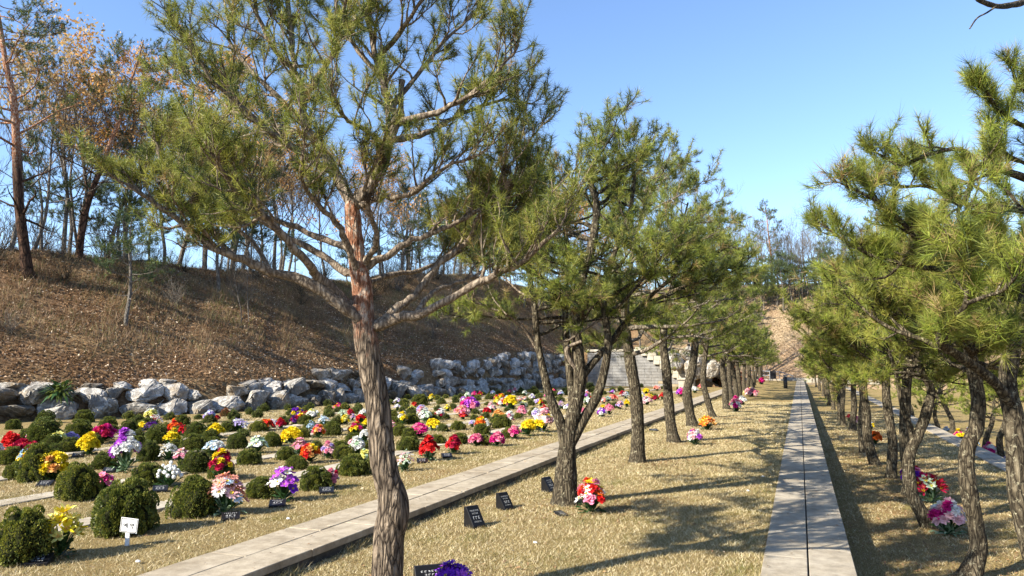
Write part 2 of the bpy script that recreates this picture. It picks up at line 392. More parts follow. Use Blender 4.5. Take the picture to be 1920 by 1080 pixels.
# ---------------------------------------------------------------- vegetation scatter (stuff)
def blades(name, P, Hh, Wd, lean, mats, probs, label, two=False):
    n = len(P)
    a = RNG.uniform(0, 2 * np.pi, n)
    side = np.stack([np.cos(a), np.sin(a), np.zeros(n)], -1)
    b = RNG.uniform(0, 2 * np.pi, n)
    ln = (Hh * lean * RNG.uniform(0.2, 1.0, n))
    tip = P + np.stack([np.cos(b) * ln, np.sin(b) * ln, Hh], -1)
    V = np.empty((n, 3, 3)); V[:, 0] = P - side * Wd[:, None] / 2; V[:, 1] = P + side * Wd[:, None] / 2; V[:, 2] = tip
    F = np.arange(n * 3).reshape(n, 3)
    mi = RNG.choice(len(mats), n, p=probs)
    o = link(name, mesh_np(name, V, [F], mats, mi))
    return tag(o, label, 'grass', kind='stuff')
def sample(x0, x1, y0, y1, n, power=1.6):
    """points denser near the camera"""
    out = []
    tot = 0
    while tot < n:
        m = n * 3
        X = RNG.uniform(x0, x1, m); Y = y0 + (y1 - y0) * RNG.uniform(0, 1, m) ** power
        D = -X * math.sin(YAW) + Y * math.cos(YAW); Rr = X * math.cos(YAW) + Y * math.sin(YAW)
        k = (D > 1.5) & (np.abs(Rr) < D * 0.78 + 0.6)
        out.append(np.stack([X[k], Y[k]], -1)); tot += k.sum()
    return np.concatenate(out)[:n], None
def lawn_blades(x0, x1, y0, y1, z, n, label, power=1.6):
    XY, _ = sample(x0, x1, y0, y1, n, power)
    D = np.maximum(2.5, -XY[:, 0] * math.sin(YAW) + XY[:, 1] * math.cos(YAW))
    patch = nz(XY[:, 0], XY[:, 1], 2.2, 1)
    hgt = RNG.uniform(0.010, 0.034, n) * (1 + 0.25 * patch) * (1 + D / 60)
    wd = RNG.uniform(0.003, 0.006, n) * np.maximum(1, D / 7)
    zz = z + 0.012 * nz(XY[:, 0], XY[:, 1], 1.9) - 0.003
    P = np.column_stack([XY, zz])
    blades("lawn_grass", P, hgt, wd, 1.9, [M['gr_a'], M['gr_b'], M['gr_c'], M['gr_d']], [0.42, 0.28, 0.14, 0.16], label)
lawn_blades(-3.73, -0.36, 3.2, 34, Z_T, 330000, "short straw coloured grass of the tree row lawn", 2.4)
lawn_blades(0.37, 3.44, 4.5, 34, Z_R, 90000, "short straw coloured grass of the right lawn", 1.8)
lawn_blades(-16, -4.49, 3.0, 34, Z_L, 330000, "short dry grass between the shrubs of the field", 2.3)
# ragged tufts along the kerb foot and walkway edges
def edge_tufts(X, z, n, y0, y1, w, lo, hi):
    Y = y0 + (y1 - y0) * RNG.uniform(0, 1, n) ** 1.8
    keep = nz(Y * 3.1, Y * 0, 1.0, X) > -0.25; Y = Y[keep]; n = len(Y)
    D = np.maximum(2.5, -X * math.sin(YAW) + Y * math.cos(YAW))
    P = np.column_stack([X + RNG.normal(0, w, n), Y, np.full(n, z)])
    blades("edge_grass", P, RNG.uniform(lo, hi, n), RNG.uniform(0.003, 0.005, n) * np.maximum(1, D / 8), 1.0,
           [M['gr_a'], M['gr_b'], M['gr_c']], [0.4, 0.3, 0.3], "taller grass tufts along the edge of a slab walkway")
edge_tufts(-3.72, -0.025, 12000, 3, 40, 0.03, 0.03, 0.09)
edge_tufts(-0.36, -0.025, 9000, 4, 40, 0.02, 0.02, 0.045)
edge_tufts(-4.50, 0.08, 9000, 3, 40, 0.02, 0.02, 0.045)
edge_tufts(0.39, -0.375, 9000, 4, 40, 0.03, 0.03, 0.09)

def leaves(name, P, S, mats, probs, label, tilt=0.5):
    n = len(P)
    a = RNG.uniform(0, 2 * np.pi, n)
    u = np.stack([np.cos(a), np.sin(a), RNG.normal(0, tilt, n)], -1); u /= np.linalg.norm(u, axis=1)[:, None]
    v = np.stack([-np.sin(a), np.cos(a), RNG.normal(0, tilt, n)], -1); v /= np.linalg.norm(v, axis=1)[:, None]
    V = np.empty((n, 4, 3))
    V[:, 0] = P - u * S[:, None]; V[:, 1] = P + v * S[:, None] * 0.45; V[:, 2] = P + u * S[:, None]; V[:, 3] = P - v * S[:, None] * 0.5
    V[:, 1, 2] += S * 0.25; V[:, 3, 2] += S * 0.25
    F = np.arange(n * 4).reshape(n, 4)
    o = link(name, mesh_np(name, V, [F], mats, RNG.choice(len(mats), n, p=probs)))
    return tag(o, label, 'leaves', kind='stuff')
n = 300000
Y = RNG.uniform(9, 75, n) ** 1.0; s = RNG.uniform(0.5, 13, n) ** 1.0
X = xwall(Y) - s
keep = RNG.uniform(0, 1, n) < np.clip(0.5 + 0.8 * np.exp(-s / 2.5) + 0.3 * nz(X, Y, 0.8, 3), 0.1, 1)
X, Y = X[keep], Y[keep]
leaves("leaf_litter", np.column_stack([X, Y, H(X, Y) + 0.03]), RNG.uniform(0.025, 0.065, len(X)), [M['lf_a'], M['lf_b'], M['lf_c']], [0.48, 0.41, 0.11],
       "fallen oak leaves covering the hillside above the boulder wall")
n = 60000
X = RNG.uniform(-16, 30, n); Y = RNG.uniform(79.5, 104, n)
leaves("leaf_litter", np.column_stack([X, Y, H(X, Y) + 0.04]), RNG.uniform(0.05, 0.11, n), [M['lf_b'], M['lf_c'], M['wd_b']], [0.35, 0.15, 0.50],
       "pale brown leaf litter covering the steep far slope")
n = 900
X = RNG.uniform(-16, 3.4, n); Y = 3.5 + 30 * RNG.uniform(0, 1, n) ** 1.3
k = ((X < -4.5) | ((X > -3.7) & (X < -0.4)) | (X > 0.4)); X, Y = X[k], Y[k]
Z = np.where(X < -4, Z_L, np.where(X < 0, Z_T, Z_R)) + 0.022
leaves("scattered_leaves", np.column_stack([X, Y, Z]), RNG.uniform(0.012, 0.032, len(X)), [M['lf_a'], M['lf_b'], M['lf_c']], [0.35, 0.45, 0.20], "single brown leaves lying scattered on the dry lawns", 0.35)
P = []
for i, Yt in enumerate([4.4, 8.4, 12.3, 15.6, 19.7, 23.3, 27.5, 31]): P.append(np.column_stack([RNG.normal(-2.3, .55, 1500), RNG.normal(Yt + .3, .6, 1500), np.full(1500, Z_T + .012)]))
for i, Yt in enumerate([6.5, 8.1, 10.4, 12.9, 14.6, 16.4, 18.5, 22]): P.append(np.column_stack([RNG.normal(1.5, .6, 1800), RNG.normal(Yt, .8, 1800), np.full(1800, Z_R + .012)]))
P = np.vstack(P); P = P[((P[:, 0] < -.4) & (P[:, 0] > -3.7)) | ((P[:, 0] > .42) & (P[:, 0] < 3.4))]
leaves("needle_litter", P, RNG.uniform(.008, .022, len(P)), [M['lf_a'], M['lf_b'], M['gr_b']], [.4, .35, .25], "fallen brown needles gathered around the pine trunks", .3)
n = 420
X = np.where(RNG.uniform(0, 1, n) < .5, RNG.uniform(-4.44, -3.8, n), RNG.uniform(-.32, .33, n)); Y = 3 + 30 * RNG.uniform(0, 1, n) ** 1.5
leaves("scattered_leaves", np.column_stack([X, Y, np.where(X < -2, .108, .008)]), RNG.uniform(.006, .02, n), [M['lf_a'], M['lf_b'], M['lf_c']], [.35, .5, .15], "small leaf crumbs and twigs lying on the slab walkways", .2)
n = 26000
cx = np.concatenate([RNG.uniform(-3.6, -.45, 30), RNG.uniform(-12, -4.6, 45), RNG.uniform(.5, 3.3, 20)]); cy = RNG.uniform(3.5, 20, 95)
k = RNG.integers(0, 95, n); X = cx[k] + RNG.normal(0, .10, n); Y = cy[k] + RNG.normal(0, .16, n)
ok = (X < -4.5) | ((X > -3.72) & (X < -.37)) | ((X > .38) & (X < 3.4)); X, Y = X[ok], Y[ok]; n = len(X)
blades("green_weeds", np.column_stack([X, Y, np.where(X < -4, Z_L, np.where(X < 0, Z_T, Z_R))]), RNG.uniform(.015, .045, n), RNG.uniform(.003, .006, n), 1.3, [M['gr_c'], M['wd_c'], M['gr_b']], [.5, .35, .15], "green weeds coming up in patches through the dry lawns")
# dry weeds on the hillside
n = 260000
Y = RNG.uniform(9, 72, n); s = 1.2 + 13 * RNG.uniform(0, 1, n)
X = xwall(Y) - s
clump = nz(X, Y, 1.6, 6) + 0.6 * nz(X, Y, 5.0, 8)
k = (clump > -0.35) & (RNG.uniform(0, 1, n) < np.clip((s - 1.0) / 2.2, 0.05, 1)); X, Y, s, clump = X[k], Y[k], s[k], clump[k]
n = len(X)
hgt = RNG.uniform(0.07, 0.27, n) * (1 + 0.8 * np.clip(clump, 0, 1)) * np.clip(s / 3, 0.4, 1)
P = np.column_stack([X, Y, H(X, Y) - 0.01])
g = nz(X, Y, 0.5, 9)
sel = g + RNG.normal(0, 0.25, n)
for nm, kk, mats, pr, lab in (("dry_weeds", sel <= 0.42, [M['wd_a'], M['wd_b'], M['wd_c']], [0.76, 0.12, 0.12], "dry brown weeds and grass on the shaded hillside"),
                         ("green_weeds", sel > 0.42, [M['wd_c'], M['wd_a'], M['wd_b']], [0.55, 0.30, 0.15], "olive green undergrowth patches on the hillside")):
    blades(nm, P[kk], hgt[kk], RNG.uniform(0.010, 0.022, kk.sum()), 0.8, mats, pr, lab)

# ---------------------------------------------------------------- wood and needle builders
def catmull(P, k):
    P = np.asarray(P, float)
    if k <= 1 or len(P) < 3: return P
    Q = np.vstack([2 * P[0] - P[1], P, 2 * P[-1] - P[-2]])
    out = []
    t = np.linspace(0, 1, k, endpoint=False)[:, None]
    for i in range(1, len(Q) - 2):
        a, b, c, d = Q[i - 1], Q[i], Q[i + 1], Q[i + 2]
        out.append(0.5 * ((2 * b) + (-a + c) * t + (2 * a - 5 * b + 4 * c - d) * t ** 2 + (-a + 3 * b - 3 * c + d) * t ** 3))
    out.append(P[-1:]); return np.vstack(out)
class Wood:
    def __init__(s): s.V = []; s.F = []; s.n = 0
    def tube(s, P, R, sides=5, rough=0.0, seed=0.0):
        P = np.asarray(P, float); R = np.asarray(R, float)
        T = np.gradient(P, axis=0); T /= (np.linalg.norm(T, axis=1)[:, None] + 1e-9)
        md = np.abs(T.mean(0)); ref = np.eye(3)[int(np.argmin(md))]
        U = np.cross(T, ref); U /= (np.linalg.norm(U, axis=1)[:, None] + 1e-9)
        W = np.cross(T, U)
        a = np.linspace(0, 2 * np.pi, sides, endpoint=False)
        rr = np.repeat(R[:, None], sides, 1)
        if rough > 0:
            for i in range(len(P)):
                for j in range(sides):
                    q = P[i] + (U[i] * math.cos(a[j]) + W[i] * math.sin(a[j])) * R[i]
                    v = Vector((q[0] * 16 + seed, q[1] * 16, q[2] * 4.2))
                    rg = 1 - abs(noise.noise(v)) * 2
                    v2 = Vector((q[0] * 38, q[1] * 38 + seed, q[2] * 11))
                    big = noise.noise(Vector((q[0] * 5, q[1] * 5, q[2] * 3.0 + seed)))
                    rr[i, j] += -rough * max(0, rg) ** 3 * 1.0 + rough * 0.45 * noise.noise(v2) + rough * 1.1 * big
        ring = P[:, None] + (U[:, None] * np.cos(a)[None, :, None] + W[:, None] * np.sin(a)[None, :, None]) * rr[:, :, None]
        V = ring.reshape(-1, 3)
        i = np.arange(len(P) * sides).reshape(len(P), sides) + s.n
        j = np.roll(i, -1, axis=1)
        F = np.stack([i[:-1], j[:-1], j[1:], i[1:]], -1).reshape(-1, 4)
        s.V.append(V); s.F.append(F); s.n += len(V)
    def mesh(s, name, mat):
        return mesh_np(name, np.vstack(s.V), [np.vstack(s.F)], [mat], None, True)
def rand_unit(n, rng):
    v = rng.normal(0, 1, (n, 3)); return v / np.linalg.norm(v, axis=1)[:, None]
def needles(P, D, L, per, width, spread, mats, w_m, rng, back=0.9):
    """P tips, D directions, L needle length per tuft"""
    m = len(P); n = m * per
    Pn = np.repeat(P, per, 0); Dn = np.repeat(D, per, 0); Ln = np.repeat(L, per) * rng.uniform(0.6, 1.12, n)
    r = rand_unit(n, rng)
    d = Dn * rng.uniform(0.25, 1.0, n)[:, None] + r * spread
    d /= np.linalg.norm(d, axis=1)[:, None]
    o = Pn - Dn * (rng.uniform(0, 1, n) ** 1.3 * Ln * back)[:, None]
    sd_ = np.cross(d, rand_unit(n, rng)); sd_ /= np.linalg.norm(sd_, axis=1)[:, None]
    w = width * rng.uniform(0.7, 1.3, n)[:, None]
    V = np.empty((n, 3, 3)); V[:, 0] = o - sd_ * w / 2; V[:, 1] = o + sd_ * w / 2; V[:, 2] = o + d * Ln[:, None]
    tm = rng.choice(len(mats), m, p=w_m)
    mi = np.repeat(tm, per); sw = rng.uniform(0, 1, n) < 0.3
    mi[sw] = rng.choice(len(mats), sw.sum(), p=w_m)
    return V, mi
def needle_mesh(name, P, D, L, per, width, spread, mats, w_m, rng, back=0.9):
    V, mi = needles(np.array(P), np.array(D), np.array(L), per, width, spread, mats, w_m, rng, back)
    return mesh_np(name, V, [np.arange(len(V) * 3).reshape(-1, 3)], mats, mi)
def nrm(v): return v / (np.linalg.norm(v) + 1e-9)
def wander(p, d, length, steps, rng, jit=0.2, up=0.1, target=None):
    pts = [p]; st = length / steps
    for i in range(steps):
        d = nrm(d + rng.normal(0, jit, 3) + np.array([0, 0, up]))
        p = p + d * st; pts.append(p)
    return np.array(pts), d
def branch_off(d, rng, ang, upb=0.2):
    r = rng.normal(0, 1, 3); r -= d * np.dot(r, d); r = nrm(r)
    r[2] = abs(r[2]) * 0.6 + upb * 0.5 if rng.uniform() < 0.7 else r[2]
    return nrm(d * math.cos(ang) + nrm(r) * math.sin(ang))
def foliate(W, tips, P, R, rng, n2, l2, n3, l3, nl, start=0.3, up=0.12, flat=0.0, sides=4):
    """secondary and tertiary twigs along a primary polyline; needle tips are appended to tips"""
    P = np.asarray(P); seg = np.linalg.norm(np.diff(P, axis=0), axis=1); cum = np.concatenate([[0], np.cumsum(seg)]); tot = cum[-1]
    for k in range(n2 + 1):
        last = k == n2
        t = (start + (1 - start) * (k + rng.uniform(0, 0.9)) / n2) * tot if not last else tot
        t = min(t, tot)
        i = min(np.searchsorted(cum, t, side='right') - 1, len(P) - 2); f = (t - cum[i]) / max(seg[i], 1e-6)
        p = P[i] * (1 - f) + P[i + 1] * f; d = nrm(P[i + 1] - P[i]); r = np.interp(t, cum, R)
        d2 = d if last else branch_off(d, rng, rng.uniform(0.5, 1.05))
        d2[2] *= (1 - flat); d2 = nrm(d2)
        L2 = l2 * rng.uniform(0.55, 1.25) * (1 - 0.35 * (t / tot))
        Q, de = wander(p, d2, L2, 4, rng, 0.22, up)
        W.tube(Q, np.linspace(min(r * 0.62, 0.013 + L2 * 0.008), 0.0032, 5), sides)
        for j in range(n3 + 1):
            lj = j == n3
            u = 1.0 if lj else rng.uniform(0.25, 1.0)
            x = u * 4; ii = min(int(x), 3); ff = x - ii
            q = Q[ii] * (1 - ff) + Q[ii + 1] * ff
            dd = nrm(Q[ii + 1] - Q[ii])
            d3 = dd if lj else branch_off(dd, rng, rng.uniform(0.45, 1.0))
            L3 = l3 * rng.uniform(0.5, 1.3)
            S, ds = wander(q, d3, L3, 2, rng, 0.18, up * 1.6)
            W.tube(S, [0.0042, 0.0034, 0.0026], 3)
            tips.append((S[-1], nrm(ds + np.array([0, 0, 0.25])), nl * rng.uniform(0.75, 1.2)))
def finish_tree(root, trunkW, branchW, tips, bark, per, width, spread, mats, wm, rng, back=0.9, bark2=None):
    link("trunk", trunkW.mesh("trunk", bark), root)
    if branchW and branchW.n: link("branches", branchW.mesh("branches", bark2 or bark), root)
    if tips:
        P = [t[0] for t in tips]; D = [t[1] for t in tips]; L = [t[2] for t in tips]
        link("crown", needle_mesh("crown", P, D, L, per, width, spread, mats, wm, rng, back), root)
def copy_tree(src, loc, rz, sc, label, group=None):
    r = src.copy(); COL.objects.link(r); r.location = loc; r.rotation_euler = (0, 0, rz); r.scale = (sc, sc, sc)
    r['label'] = label
    if group: r['group'] = group
    for ch in list(src.children):
        c = ch.copy(); COL.objects.link(c); c.parent = r
        for g2 in list(ch.children):
            d = g2.copy(); COL.objects.link(d); d.parent = c
    return r
FWn = np.array(FW)
ORD = ['', 'first', 'second', 'third', 'fourth', 'fifth', 'sixth', 'seventh', 'eighth', 'ninth', 'tenth', 'eleventh', 'twelfth', 'thirteenth', 'fourteenth',
       'fifteenth', 'sixteenth', 'seventeenth', 'eighteenth', 'nineteenth', 'twentieth', 'twenty-first', 'twenty-second', 'twenty-third', 'twenty-fourth',
       'twenty-fifth', 'twenty-sixth', 'twenty-seventh', 'twenty-eighth', 'twenty-ninth', 'thirtieth'] + ['%dth' % i for i in range(31, 99)]

# ---- hand traced pine: trunk and limbs read off the photo, each at its own depth
def traced(base, D0, polys):
    """polys: list of (pixel points, depth offsets start/end, radius start/end) -> local polylines"""
    out = []
    b = np.array(base)
    for px, (d0, d1), (r0, r1) in polys:
        n_ = len(px)
        P = np.array([np.array(gD(x, y, D0 + d0 + (d1 - d0) * i / (n_ - 1))) - b for i, (x, y) in enumerate(px)])
        out.append((P, r0, r1))
    return out

LG = "pines in the row left of the central walkway"
RG = "pines in the row right of the central walkway"
# ===== T1, the large pine in the left foreground
rng = np.random.default_rng(21)
b1 = gz(727, 1142, -0.02); D1 = depth(b1)
root = empty("pine_tree", b1)
tag(root, "big foreground pine with knobbly furrowed trunk, reddish above its fork, open spreading limbs", "tree", LG)
TW, BW, tips = Wood(), Wood(), []
tr = traced(b1, D1, [([(727, 1150), (727, 1080), (728, 1010), (738, 945), (722, 880), (714, 820), (708, 760), (697, 700), (686, 640), (680, 590), (678, 540), (667, 470), (661, 400), (664, 380)], (0, 0), (.105, .05))])
P = catmull(tr[0][0], 10); nP = len(P)
zc = P[:, 2]
R = np.interp(zc, [0, .15, .5, .62, .8, 1.3, 1.8, 1.95, 2.3, 2.75], [.118, .108, .104, .112, .094, .086, .082, .075, .066, .058])
TW.tube(P, R, 44, 0.0095, 3.1)
lim = traced(b1, D1, [
    ([(700, 612), (750, 596), (787, 590), (860, 550), (933, 513), (988, 483), (1050, 428)], (0, -.5), (.040, .012)),
    ([(700, 610), (750, 575), (787, 544), (823, 495), (872, 458), (933, 416), (976, 367)], (0, .35), (.036, .010)),
    ([(782, 588), (800, 560), (828, 538), (880, 522), (925, 495), (1010, 440)], (-.1, .6), (.022, .008)),
    ([(684, 612), (652, 581), (591, 538), (506, 507), (444, 483), (383, 452), (322, 403), (279, 373), (237, 345)], (0, -.6), (.042, .010)),
    ([(672, 585), (597, 520), (573, 489), (530, 440), (469, 379), (432, 342), (396, 287)], (0, -.9), (.036, .010)),
    ([(672, 520), (640, 505), (591, 471), (530, 440), (481, 403), (420, 345), (340, 283)], (0, .5), (.032, .009)),
    ([(677, 507), (738, 471), (787, 446), (848, 422), (897, 391), (925, 340)], (0, .1), (.030, .009)),
    ([(668, 520), (655, 470), (628, 416), (590, 380), (567, 342), (567, 290)], (0, -.7), (.026, .008)),
    ([(682, 500), (707, 452), (695, 403), (685, 342), (713, 287)], (0, -.6), (.024, .008)),
    ([(675, 540), (720, 520), (790, 505), (850, 480), (900, 440)], (0, 1.0), (.026, .008)),
    ([(668, 470), (610, 450), (540, 420), (470, 400), (400, 390), (340, 350)], (0, 1.0), (.028, .008)),
    ([(664, 392), (700, 375), (745, 368), (790, 350), (840, 310), (900, 290)], (0, -.3), (.026, .008)),
    ([(662, 388), (632, 330), (597, 269), (573, 232), (567, 183), (555, 134), (548, 80), (540, -20), (545, -110)], (0, .2), (.044, .012)),
    ([(664, 385), (700, 340), (731, 257), (742, 215), (722, 170), (704, 100), (690, 20), (695, -90)], (0, -.1), (.046, .012)),
    ([(742, 240), (752, 215), (754, 150)], (0, 0), (.026, .022)),
    ([(632, 330), (560, 285), (500, 240), (440, 190), (390, 140), (345, 60)], (.1, -.5), (.028, .008)),
    ([(590, 262), (520, 235), (450, 215), (380, 170), (320, 150)], (.1, .7), (.024, .007)),
    ([(575, 232), (500, 160), (440, 90), (420, 0)], (.1, .2), (.024, .007)),
    ([(568, 183), (620, 110), (645, 20), (650, -60)], (.1, -.5), (.022, .007)),
    ([(556, 140), (500, 70), (470, -20), (450, -90)], (.2, -.2), (.02, .007)),
    ([(745, 228), (820, 210), (870, 185), (930, 140), (970, 85)], (-.1, -.4), (.026, .007)),
    ([(733, 262), (800, 250), (850, 222), (930, 192), (1000, 195)], (-.1, .5), (.026, .007)),
    ([(735, 200), (790, 130), (850, 60), (900, 15)], (0, .3), (.022, .007)),
    ([(715, 150), (660, 80), (630, 10), (620, -70)], (0, .5), (.02, .007)),
    ([(705, 110), (760, 50), (800, -20), (830, -80)], (0, -.5), (.02, .007)),
    ([(722, 270), (670, 235), (640, 215), (620, 160)], (0, -.6), (.018, .007)),
    ([(925, 505), (970, 470), (1000, 400), (1010, 330)], (-.35, .2), (.014, .007)),
    ([(933, 416), (960, 350), (975, 280), (985, 215)], (.2, .2), (.014, .007)),
    ([(872, 458), (900, 400), (940, 340), (950, 270)], (.2, -.2), (.014, .007)),
    ([(322, 403), (330, 350), (300, 300), (290, 250)], (-.4, -.4), (.014, .006)),
    ([(444, 483), (400, 430), (380, 370), (350, 330)], (-.3, 0), (.014, .006)),
    ([(506, 507), (470, 450), (410, 400), (370, 320), (345, 270)], (-.2, .3), (.018, .006)),
])
for i, (P, r0, r1) in enumerate(lim):
    P = catmull(P, 4); P[1:-1] += rng.normal(0, 0.006, P[1:-1].shape)
    R = np.linspace(r0, r1, len(P)) * (1 + 0.12 * rng.normal(0, 1, len(P)).clip(-1, 1))
    BW.tube(P, R, 8)
    if i == 14: continue
    ln = np.linalg.norm(np.diff(P, axis=0), axis=1).sum()
    small = r0 < 0.02
    st = 0.55 if i in (0, 1, 3, 4, 5, 9, 10) else (0.2 if small else (0.42 if i < 12 else 0.24))
    foliate(BW, tips, P, R, rng, max(5, int(ln * ((11 if not small else 10) if i < 12 else 12))), 0.40, 6, 0.15, 0.085, st, 0.16)
finish_tree(root, TW, BW, tips, M['bark1'], 58, 0.0034, 1.0, [M['ndl_a'], M['ndl_b'], M['ndl_c'], M['ndl_d']], [0.40, 0.33, 0.20, 0.07], rng, 1.1, M['barkb'])
# pine cones hanging in T1
def cone_mesh():
    V = []; F = []
    for k in range(70):
        z = -0.03 + 0.062 * k / 69; r = 0.024 * math.sin(math.pi * (0.12 + 0.8 * k / 69)) + 0.003
        a = k * 2.39996; c, s_ = math.cos(a), math.sin(a); n0 = len(V)
        for (rr, zz, tt) in ((0.3, -0.002, -0.25), (0.3, -0.002, 0.25), (1.15, 0.004, 0.3), (1.25, 0.007, 0), (1.15, 0.004, -0.3)):
            V.append(((c * math.cos(tt) - s_ * math.sin(tt)) * r * rr, (s_ * math.cos(tt) + c * math.sin(tt)) * r * rr, z + zz))
        F.append([n0, n0 + 1, n0 + 2, n0 + 3]); F.append([n0, n0 + 3, n0 + 4, n0 + 4])
    return mesh_np("pine_cone", V, [np.array([f for f in F if f[2] != f[3]])], [M['cone']])
CM = cone_mesh()
for px, py, dd in ((395, 272, -.5), (553, 307, -.5), (690, 372, -.4), (950, 320, -.2), (953, 347, -.2), (362, 372, -.6), (628, 45, -.3), (423, 300, -.5), (872, 215, -.2), (712, 300, -.6)):
    c = link("pine_cone", CM, root, gD(px, py, D1 + dd) - b1); c.rotation_euler = (random.uniform(-.6, .6), random.uniform(-.6, .6), random.uniform(0, 6)); c.scale = (1.25,) * 3

# ===== generic garden pine
def garden_pine(root, seed, height, fork, crown_r, trunk_r, lean, bark, per, width, nprim, n2, n3, l2, l3, nl, mats, wm, nstem=1, rough=0.0, trunk_path=None, flat=0.45, spread=0.95, sides=14, stems=None, elev=(0.1, 0.7), back=1.1, bark2=None):
    rng = np.random.default_rng(seed)
    TW, BW, tips = Wood(), Wood(), []
    if trunk_path is not None: P = np.array(trunk_path)
    else:
        P = [np.zeros(3) - np.array([0, 0, .08])]
        d = nrm(np.array([lean[0], lean[1], 1.0])); p = P[0]
        for i in range(8):
            d = nrm(d + rng.normal(0, 0.13, 3) + np.array([-p[0] * .25, -p[1] * .25, 0.25])); p = p + d * (height * 0.86 / 8); P.append(p)
        P = np.array(P)
    P = catmull(P, 8 if rough > 0 else 4)
    zc = P[:, 2]; top = zc.max()
    R = np.interp(zc, [-.1, 0.06, 0.2, fork, height * .7, height], [trunk_r * 1.75, trunk_r * 1.22, trunk_r, trunk_r * (0.82 if not stems else 0.62), trunk_r * 0.4, trunk_r * 0.16])
    R = R * (1 + 0.05 * np.sin(zc * 9 + seed))
    TW.tube(P, R, 30 if rough > 0 else sides, rough, seed * 1.7)
    axes = [(P, R)]
    if stems:
        for (S, r0, r1) in stems:
            S = catmull(S, 6); RR = np.linspace(r0, r1, len(S)); TW.tube(S, RR, 22 if rough > 0 else 10, rough * 0.6, seed); axes.append((S, RR))
    total = nprim; a0 = rng.uniform(0, 6.28)
    for k in range(total):
        ax, aR = axes[k % len(axes)] if len(axes) > 1 else axes[0]
        z0, z1 = fork, ax[:, 2].max()
        if len(axes) > 1: z0 = max(fork, ax[:, 2].min() + 0.45 * (z1 - ax[:, 2].min()))
        f = ((k // len(axes)) + 0.5 + rng.uniform(-.3, .3)) / (total / len(axes)); f = min(max(f, 0.0), 1.0)
        zt = z0 + (z1 - z0) * f ** 0.9
        i = int(np.argmin(np.abs(ax[:, 2] - zt))); p = ax[i]
        az = a0 + k * 2.39996 + rng.uniform(-.35, .35)
        prof = (1.0 - 0.6 * f ** 1.5) * (0.8 + 0.2 * min(1, f * 4))
        Lb = crown_r * prof * rng.uniform(0.8, 1.15)
        el = elev[0] + (elev[1] - elev[0]) * f + rng.uniform(-.12, .15)
        d = np.array([math.cos(az) * math.cos(el), math.sin(az) * math.cos(el), math.sin(el)])
        Q, _ = wander(p, d, Lb, 6, rng, 0.16, 0.06)
        r0 = min(aR[i] * 0.6, 0.015 + 0.017 * Lb)
        RQ = np.linspace(r0, 0.006, 7)
        Q4 = catmull(Q, 2); BW.tube(Q4, np.linspace(r0, 0.006, len(Q4)), 6)
        foliate(BW, tips, Q, RQ, rng, max(3, int(n2 * (Lb / crown_r) + .8)), l2, n3, l3, nl, 0.36, 0.08, flat)
    finish_tree(root, TW, BW, tips, bark, per, width, spread, mats, wm, rng, back, bark2)
    return root
LM = [M['ndl_b'], M['ndl_a'], M['ndl_c'], M['ndl_e'], M['ndl_d']]; LW = [0.42, 0.18, 0.22, 0.13, 0.05]
RM = [M['ndl_a'], M['ndl_e'], M['ndl_b'], M['ndl_c'], M['ndl_d']]; RW = [0.32, 0.24, 0.24, 0.12, 0.08]
# ===== T2, many-stemmed
b2 = gz(1060, 945, -0.02); D2 = depth(b2)
root = empty("pine_tree", b2)
tag(root, "multi-stemmed pine whose short thick trunk splits into four upright stems", "tree", LG)
tr = traced(b2, D2, [
    ([(1060, 952), (1061, 900), (1063, 850), (1066, 815), (1074, 780), (1088, 715), (1082, 650), (1078, 590), (1092, 520), (1112, 450), (1118, 385), (1108, 335), (1120, 290)], (0, 0), (.15, .05)),
    ([(1058, 830), (1050, 790), (1033, 750), (1020, 700), (1008, 640), (1002, 570), (992, 500), (1000, 420)], (0, -.1), (.065, .025)),
    ([(1066, 820), (1074, 765), (1068, 700), (1061, 630), (1060, 560), (1066, 490), (1060, 420), (1075, 350)], (0, .35), (.06, .022)),
    ([(1068, 835), (1092, 790), (1118, 745), (1132, 700), (1140, 640), (1132, 560), (1150, 480), (1180, 400), (1190, 330)], (0, .1), (.07, .022)),
    ([(1092, 705), (1112, 680), (1140, 648), (1168, 610), (1215, 560), (1260, 520)], (0, .3), (.05, .018)),
])
garden_pine(root, 5, 4.5, 0.95, 1.6, 0.135, (0, 0), M['bark2'], 52, 0.0046, 48, 10, 6, 0.46, 0.17, 0.105, LM, LW, rough=0.007, trunk_path=tr[0][0], stems=[tr[1], tr[2], tr[3], tr[4]], elev=(0.05, 0.65))
W = Wood()
for P, r0, r1 in traced(b2, D2, [([(1012, 665), (985, 620), (950, 590), (905, 572), (885, 550)], (0, -.4), (.022, .008)), ([(905, 572), (880, 560), (862, 520)], (-.35, -.5), (.010, .005)), ([(1006, 560), (975, 548), (945, 520), (925, 512)], (0, .2), (.016, .006)), ([(950, 590), (925, 560), (915, 535)], (-.3, -.1), (.010, .005)), ([(1090, 640), (1062, 655), (1075, 685), (1092, 700)], (-.1, 0), (.02, .03)), ([(1140, 590), (1100, 615), (1062, 640), (1045, 632)], (.1, -.2), (.018, .009))]):
    P = catmull(P, 4); W.tube(P, np.linspace(r0, r1, len(P)), 7)
link("bare_branch", W.mesh("bare_branch", M['barkb']), root)
